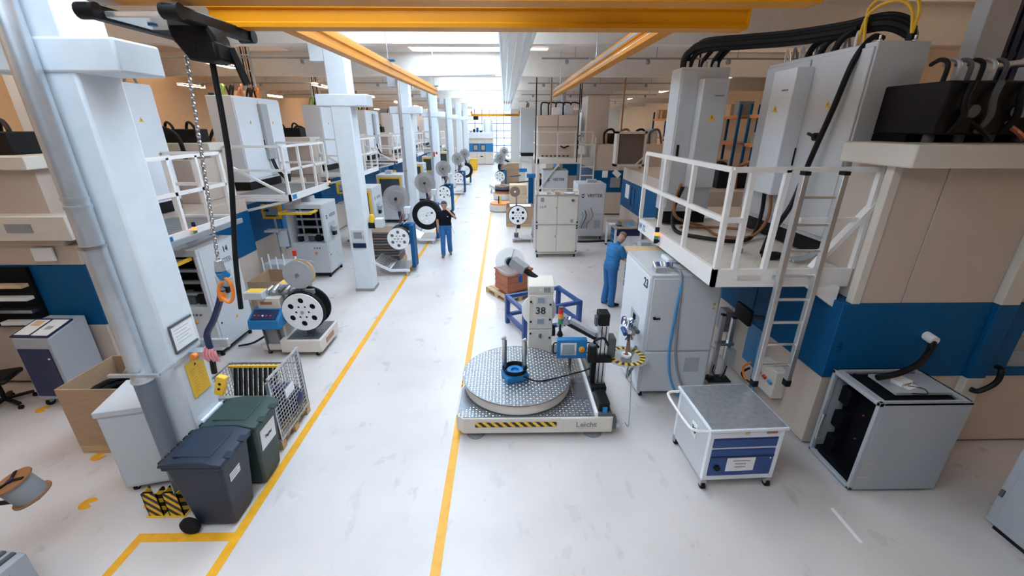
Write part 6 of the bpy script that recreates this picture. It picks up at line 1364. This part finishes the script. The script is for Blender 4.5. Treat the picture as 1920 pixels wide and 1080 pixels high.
q = M(); q.box(-.3, -.3, 1.86, .1, .1, 2.2); q.build('top_unit', 'paper', hd, bevel=.02); B(.3, -.2, 1.86, .7, .3, 2.3).build('top_unit', 'cabgrey', hd, bevel=.02)
for k in range(5): M().tube([(-.8 + .35 * k, .0, 1.86), (-.8 + .35 * k, .0, 2.35), (-.6 + .35 * k, .1, 2.42), (-.4 + .35 * k, .1, 2.38)], .035, 8).build('hose', 'black', hd)
for k in range(7): B(-.8 + .2 * k, -.76, .03, -.7 + .2 * k, -.74, .08).build('slot', 'black', hd)
l2 = T('ladder', 'beige fixed ladder below the beige railed platform beside the lettered cabinet', 'ladder', (3.78, 19.85, .6))
for x in (-.3, .3): B(x - .03, -.03, -.6, x + .03, .03, 2.9).build('ladder_rail', 'creamlight', l2)
for k in range(7): B(-.3, -.02, -.3 + .38 * k, .3, .02, -.25 + .38 * k).build('rung', 'creamlight', l2)
ecab('grey electrical cabinet with black plinth beyond the beige hood platform', .95, 25.8, 2.3, 1.75, 27.2, 4.95, '-x', 1, 'cabgrey', None, 0)
fb = T('cabinet_stand', 'beige steel stand carrying the grey cabinet beyond the hood platform', 'stand', (1.35, 26.5, 0)); B(-.45, -.75, 2.15, .45, .75, 2.3).build('top_frame', 'creamlight', fb)
for (x, y) in ((-.4, -.7), (.4, -.7), (-.4, .7), (.4, .7)): B(x - .05, y - .05, 0, x + .05, y + .05, 2.15).build('leg', 'creamlight', fb)
# conduit drops
for i, (x, y, z) in enumerate(((1.2, 17.2, 2.6), (1.9, 18.6, 4.4), (2.9, 17.6, 2.6), (4.55, 17.4, 2.6), (3.2, 19.0, 4.5), (5.2, 13.2, 2.5), (5.0, 12.0, 2.5))):
    t = T('conduit_drop', 'dark vertical conduit dropping from the roof to the right machines', 'conduit', (x, y, z), 0, 'conduit drops over the right machines'); M().cyl((0, 0, 0), (0, 0, ZC - z), .03 if i % 2 else .022, n=8).build('pipe', 'hosebrown' if i % 2 else 'black', t); M().cyl((0, 0, ZC - z - .06), (0, 0, ZC - z - .01), .06, n=10).build('gland', 'black', t)
pc = T('steel_pipe', 'grey vertical steel pipe rising to the roof behind the hood platform', 'pipe', (3.1, 24.0, 0)); M().cyl((0, 0, 0), (0, 0, ZC), .12, n=16).build('shaft', 'cabshade', pc)
# ---------------------------------------------------------------- benches on the right
def bench(lab, x0, y0, x1, y1, m='woodtop'):
    t = T('workbench', lab, 'bench', ((x0 + x1) / 2, (y0 + y1) / 2, 0)); hx, hy2 = (x1 - x0) / 2, (y1 - y0) / 2
    B(-hx, -hy2, .86, hx, hy2, .9).build('worktop', m, t, bevel=.006)
    for sx in (-1, 1):
        for sy in (-1, 1): B(sx * (hx - .06) - .03, sy * (hy2 - .06) - .03, .06, sx * (hx - .06) + .03, sy * (hy2 - .06) + .03, .86).build('leg', 'cabwhite', t); M().cyl((sx * (hx - .06), sy * (hy2 - .06) - .02, .045), (sx * (hx - .06), sy * (hy2 - .06) + .02, .045), .045, n=14).build('caster', 'rubber', t)
    B(-hx + .05, -hy2 + .08, .2, hx - .08, -.02, .84).build('drawer_unit', 'cabwhite', t)
    for k in range(3): d = B(-hx + .035, -hy2 + .12, .24 + .2 * k, -hx + .05, -.06, .42 + .2 * k).build('drawer', 'blue', t, bevel=.004); B(-hx + .02, -hy2 + .3, .38 + .2 * k, -hx + .035, -.2, .40 + .2 * k).build('drawer_grip', 'darkblue', d)
    B(-hx + .1, -hy2 + .04, .62, hx - .1, -hy2 + .06, .84).build('front_drawer', 'darkblue', t)
    return t
bench('workbench with blue drawers where the man in blue stands', 2.92, 8.7, 3.9, 11.0); bench('workbench with wooden top and papers behind the man in blue', 3.55, 13.3, 4.5, 14.6)
for i in range(9):
    ix, iy, iz = i % 2, (i // 2) % 2, i // 4 if i < 8 else 2
    o = T('plastic_box', 'clear grey plastic box in the stack on the bench of the man in blue', 'box', (3.35 + .27 * ix, 9.75 + .3 * iy, .9 + .17 * iz), 0, 'clear boxes on the bench'); B(-.12, -.14, 0, .12, .14, .14).build('tub', 'cleancrate', o, bevel=.01); B(-.13, -.15, .14, .13, .15, .165).build('lid', 'cleancrate', o, bevel=.004)
lp = T('laptop', 'grey laptop with raised lid on the bench next to the clear boxes', 'laptop', (3.5, 9.25, .9), -1.2); B(-.17, -.12, 0, .17, .12, .02).build('keyboard_base', 'midgrey', lp); q = M(); q.box(-.17, 0, 0, .17, .012, .24, Matrix.Translation((0, .12, .02)) @ Matrix.Rotation(-.3, 4, 'X')); q.build('screen_lid', 'cabgrey', lp)
for i, (x, y, m, nm, lab) in enumerate(((3.7, 13.9, 'paper', 'paper_sheet', 'white paper sheet on the rear workbench'), (4.2, 13.8, 'hoseblue', 'cloth', 'blue cloth on the rear workbench'), (4.0, 14.2, 'yellow', 'tape_roll', 'yellow tape roll on the rear workbench'))):
    if nm == 'tape_roll': o = M().lathe([(.03, 0), (.06, 0), (.06, .05), (.03, .05), (.03, 0)], (0, 0, 0), 'z', 16).build(nm, m)
    elif nm == 'cloth': o = M().lathe([(0, .05), (.06, .045), (.12, .02), (.16, .005), (.17, 0), (0, 0)], (0, 0, 0), 'z', 9).build(nm, m)
    else: o = B(-.2, -.15, 0, .2, .15, .006).build(nm, m)
    o.location = (x, y, .9); tag(o, lab, nm.split('_')[0])
vz = T('bench_vice', 'dark bench vice on the rear workbench edge', 'vice', (3.75, 13.6, .9)); B(-.08, -.1, 0, .08, .1, .06).build('base', 'darkgrey', vz, bevel=.01); B(-.07, -.08, .06, .07, -.02, .16).build('jaw', 'midgrey', vz); B(-.07, .02, .06, .07, .08, .16).build('jaw', 'midgrey', vz); M().cyl((0, -.2, .09), (0, -.08, .09), .012, n=8).build('screw', 'steel', vz)
# ---------------------------------------------------------------- people
def person(lab, loc, rz, J, cols, hair, vox=.011, sleeves=.55, g=1.0):
    # J: joints in local space, facing -y, feet on z = 0
    segs = []
    V = {k: Vector(v) for k, v in J.items()}
    def s(a, b, r1, r2, m): segs.append((Vector(a), Vector(b), r1, r2, m))
    top, pants, shoe, skin = cols
    fwd = Vector((0, -1, 0))
    pel, chest, neck, head = V['pelvis'], V['chest'], V['neck'], V['head']
    up = (chest - pel).normalized(); side = Vector((1, 0, 0))
    # torso from crosswise capsules so it is wider than deep
    for t, hw, r in ((0, .085, .105), (.22, .085, .105), (.45, .075, .103), (.68, .085, .108), (.9, .10, .105), (1.08, .10, .085)):
        c = pel.lerp(chest, t); s(c - side * hw, c + side * hw, r * g, r * g, pants if t < .1 else top)
    s(chest + up * .02, neck, .075, .058, top); s(neck - up * .02, head, .055, .055, skin)
    hd = (head - neck).normalized(); f = V['look'].normalized()
    s(head - hd * .02, head + hd * .055 - f * .01, .082, .088, skin); s(head - hd * .06 + f * .03, head - hd * .075 + f * .045, .052, .045, skin); s(head + f * .082 - hd * .005, head + f * .098 - hd * .03, .011, .016, skin)
    for q in ('l', 'r'):
        sg = 1 if q == 'l' else -1
        sh, el, wr = V['sh' + q], V['el' + q], V['wr' + q]
        s(chest + up * .04 + side * sg * .08, sh, .075, .066, top)
        mid = sh.lerp(el, sleeves); s(sh, mid, .066 * g, .062 * g, top); s(mid, el, .047, .042, skin); s(el, wr, .041, .028, skin)
        # hand: palm, four fingers and thumb
        d = V['hd' + q].normalized(); pn = V['pn' + q].normalized(); acr = d.cross(pn).normalized()
        pe = wr + d * .075
        for k in (-1, 0, 1): s(wr + d * .01 + acr * .012 * k, pe + acr * .022 * k, .017, .015, skin)
        for k, ln in enumerate((.062, .075, .07, .055)):
            b0 = pe + acr * (-.033 + .022 * k); m1 = b0 + d * ln * .5 + pn * .008; m2 = m1 + d * ln * .35 + pn * .022
            s(b0, m1, .0095, .009, skin); s(m1, m2, .009, .008, skin)
        tb = wr + d * .03 - acr * .03; s(tb, tb + d * .03 - acr * .022 + pn * .01, .012, .010, skin); s(tb + d * .03 - acr * .022 + pn * .01, tb + d * .06 - acr * .024 + pn * .022, .010, .008, skin)
        hp, kn, an, to = V['hp' + q], V['kn' + q], V['an' + q], V['to' + q]
        s(hp, kn, .092 * g, .073 * g, pants); s(kn, an, .073 * g, .066 * g, pants); s(an, an + (to - an) * .1 - Vector((0, 0, .01)), .066 * g, .06 * g, pants)
        heel = an + (an - to).normalized() * .04; heel.z = an.z - .045
        s(Vector((heel.x, heel.y, heel.z)), to, .04, .036, shoe); s(an - Vector((0, 0, .02)), an.lerp(to, .5), .04, .038, shoe)
    m = M()
    for a, b, r1, r2, _ in segs:
        n = 12
        for c, r in ((a, r1), (b, r2)): m.lathe([(max(.0004, r * math.sin(PI * i / 8)), -r * math.cos(PI * i / 8)) for i in range(9)], c, 'z', n)
        if (b - a).length > 1e-4: m.cyl(a, b, r1, r2, n=n)
    me = bpy.data.meshes.new('body'); me.from_pydata(m.v, [], m.f)
    o = bpy.data.objects.new('body', me); C.objects.link(o)
    rmd = o.modifiers.new('r', 'REMESH'); rmd.mode = 'VOXEL'; rmd.voxel_size = vox
    sm = o.modifiers.new('s', 'SMOOTH'); sm.factor = .5; sm.iterations = 3
    dg = bpy.context.evaluated_depsgraph_get(); me2 = bpy.data.meshes.new_from_object(o.evaluated_get(dg)); bpy.data.objects.remove(o)
    mats = [top, pants, shoe, skin]
    me2.materials.clear()
    for k in mats: me2.materials.append(MT[k])
    for p in me2.polygons:
        c = p.center; best = None; bi = 3
        for a, b, r1, r2, k in segs:
            ab = b - a; L = ab.length_squared; t = max(0, min(1, (c - a).dot(ab) / L)) if L > 1e-9 else 0
            dd = (c - a - ab * t).length - (r1 + (r2 - r1) * t)
            if best is None or dd < best: best = dd; bi = mats.index(k)
        p.material_index = bi; p.use_smooth = True
    root = T('person', lab, 'person', loc, rz)
    bo = bpy.data.objects.new('body', me2); C.objects.link(bo); bo.parent = root
    # face and hair
    R = Matrix((f.cross(hd).normalized(), f, hd)).transposed().to_4x4(); R.translation = head
    hm_, full = hair
    h = M(); n = 20; pr = []
    for i in range(9):
        a = (PI * (.62 if full else .52)) * i / 8; pr.append((.096 * math.sin(a), .096 * math.cos(a)))
    h.lathe(pr, (0, 0, 0), 'z', n)
    h.v = [tuple(R @ (Vector((v[0] * .98, -.014 + v[1] * 1.0 - (.02 if v[1] > .02 and v[2] < .03 else 0), v[2] + .052)))) for v in h.v]
    h.build('hair', hm_, root)
    for sg in (-1, 1):
        e = M().lathe([(.0, -.008), (.008, -.004), (.008, .004), (0, .008)], (0, 0, 0), 'z', 8); e.v = [tuple(R @ (Vector(v) + Vector((sg * .03, .078, .012)))) for v in e.v]; e.build('eye', 'ink', root)
        e = M().lathe([(.0, -.03), (.012, -.02), (.014, .015), (0, .03)], (0, 0, 0), 'z', 8); e.v = [tuple(R @ (Vector(v) + Vector((sg * .088, -.005, 0)))) for v in e.v]; e.build('ear', 'skin', root)
        e = M(); e.box(sg * .03 - .014, .082, .027, sg * .03 + .014, .088, .033); e.v = [tuple(R @ Vector(v)) for v in e.v]; e.build('eyebrow', hm_, root)
    e = M(); e.box(-.02, .078, -.052, .02, .084, -.046); e.v = [tuple(R @ Vector(v)) for v in e.v]; e.build('mouth', 'red', root)
    return root
# man walking down the aisle, hand at his face
W1 = dict(pelvis=(0, 0, .97), chest=(0, .01, 1.36), neck=(0, .0, 1.51), head=(-.005, -.02, 1.645), look=(-.1, -1, -.12),
          shl=(.185, .01, 1.42), ell=(.33, -.10, 1.25), wrl=(.17, -.20, 1.46), hdl=(-.55, .25, .8), pnl=(-.5, .6, -.3),
          shr=(-.185, .01, 1.42), elr=(-.245, .05, 1.14), wrr=(-.24, -.05, .90), hdr=(0, -.15, -1), pnr=(1, 0, 0),
          hpl=(.09, 0, .93), knl=(.10, .0, .51), anl=(.11, .17, .13), tol=(.13, .02, .04),
          hpr=(-.09, 0, .93), knr=(-.10, -.10, .51), anr=(-.11, -.12, .10), tor=(-.13, -.29, .04))
wm = person('man in black polo and blue trousers walking down the aisle, hand to his face', (-1.92, 13.3, 0), math.radians(6), W1, ('navy', 'workblue', 'shoe', 'skin'), ('hair', True), g=1.12)
B(.07, -.115, 1.30, .11, -.110, 1.32).build('chest_logo', 'paper', wm)
M().bar((.2, -.02, .98), (.27, .0, .72), .014).build('hip_rod', 'cabgrey', wm)
# man bending over the bench
W2 = dict(pelvis=(0, .05, .96), chest=(0, -.02, 1.37), neck=(0, -.09, 1.51), head=(0, -.18, 1.615), look=(0, -.74, -.68),
          shl=(.19, -.03, 1.42), ell=(.25, -.16, 1.15), wrl=(.16, -.42, 1.03), hdl=(-.2, -1, -.2), pnl=(0, 0, -1),
          shr=(-.19, -.03, 1.42), elr=(-.26, -.16, 1.15), wrr=(-.16, -.42, 1.03), hdr=(.2, -1, -.2), pnr=(0, 0, -1),
          hpl=(.09, .06, .91), knl=(.11, .02, .50), anl=(.12, .08, .10), tol=(.15, -.10, .04),
          hpr=(-.09, .06, .91), knr=(-.10, .03, .50), anr=(-.12, .06, .10), tor=(-.15, -.12, .04))
person('man in blue T-shirt and blue work trousers bending over the workbench', (2.48, 9.15, 0), math.radians(114), W2, ('shirtblue', 'workblue', 'black', 'skin'), ('hairshort', False), g=1.2)
W3 = dict(W2); W3.update(dict(pelvis=(0, 0, .96), chest=(0, 0, 1.36), neck=(0, 0, 1.51), head=(0, -.03, 1.64), look=(0, -1, -.25), shl=(.19, 0, 1.42), shr=(-.19, 0, 1.42), ell=(.23, -.08, 1.14), elr=(-.23, -.08, 1.14), wrl=(.16, -.3, 1.05), wrr=(-.16, -.3, 1.05)))
person('man in dark navy standing between the blue lift column and the lettered cabinet', (1.72, 21.5, 0), math.radians(60), W3, ('navy', 'navy', 'black', 'skin'), ('hair', True), vox=.014, sleeves=.98)
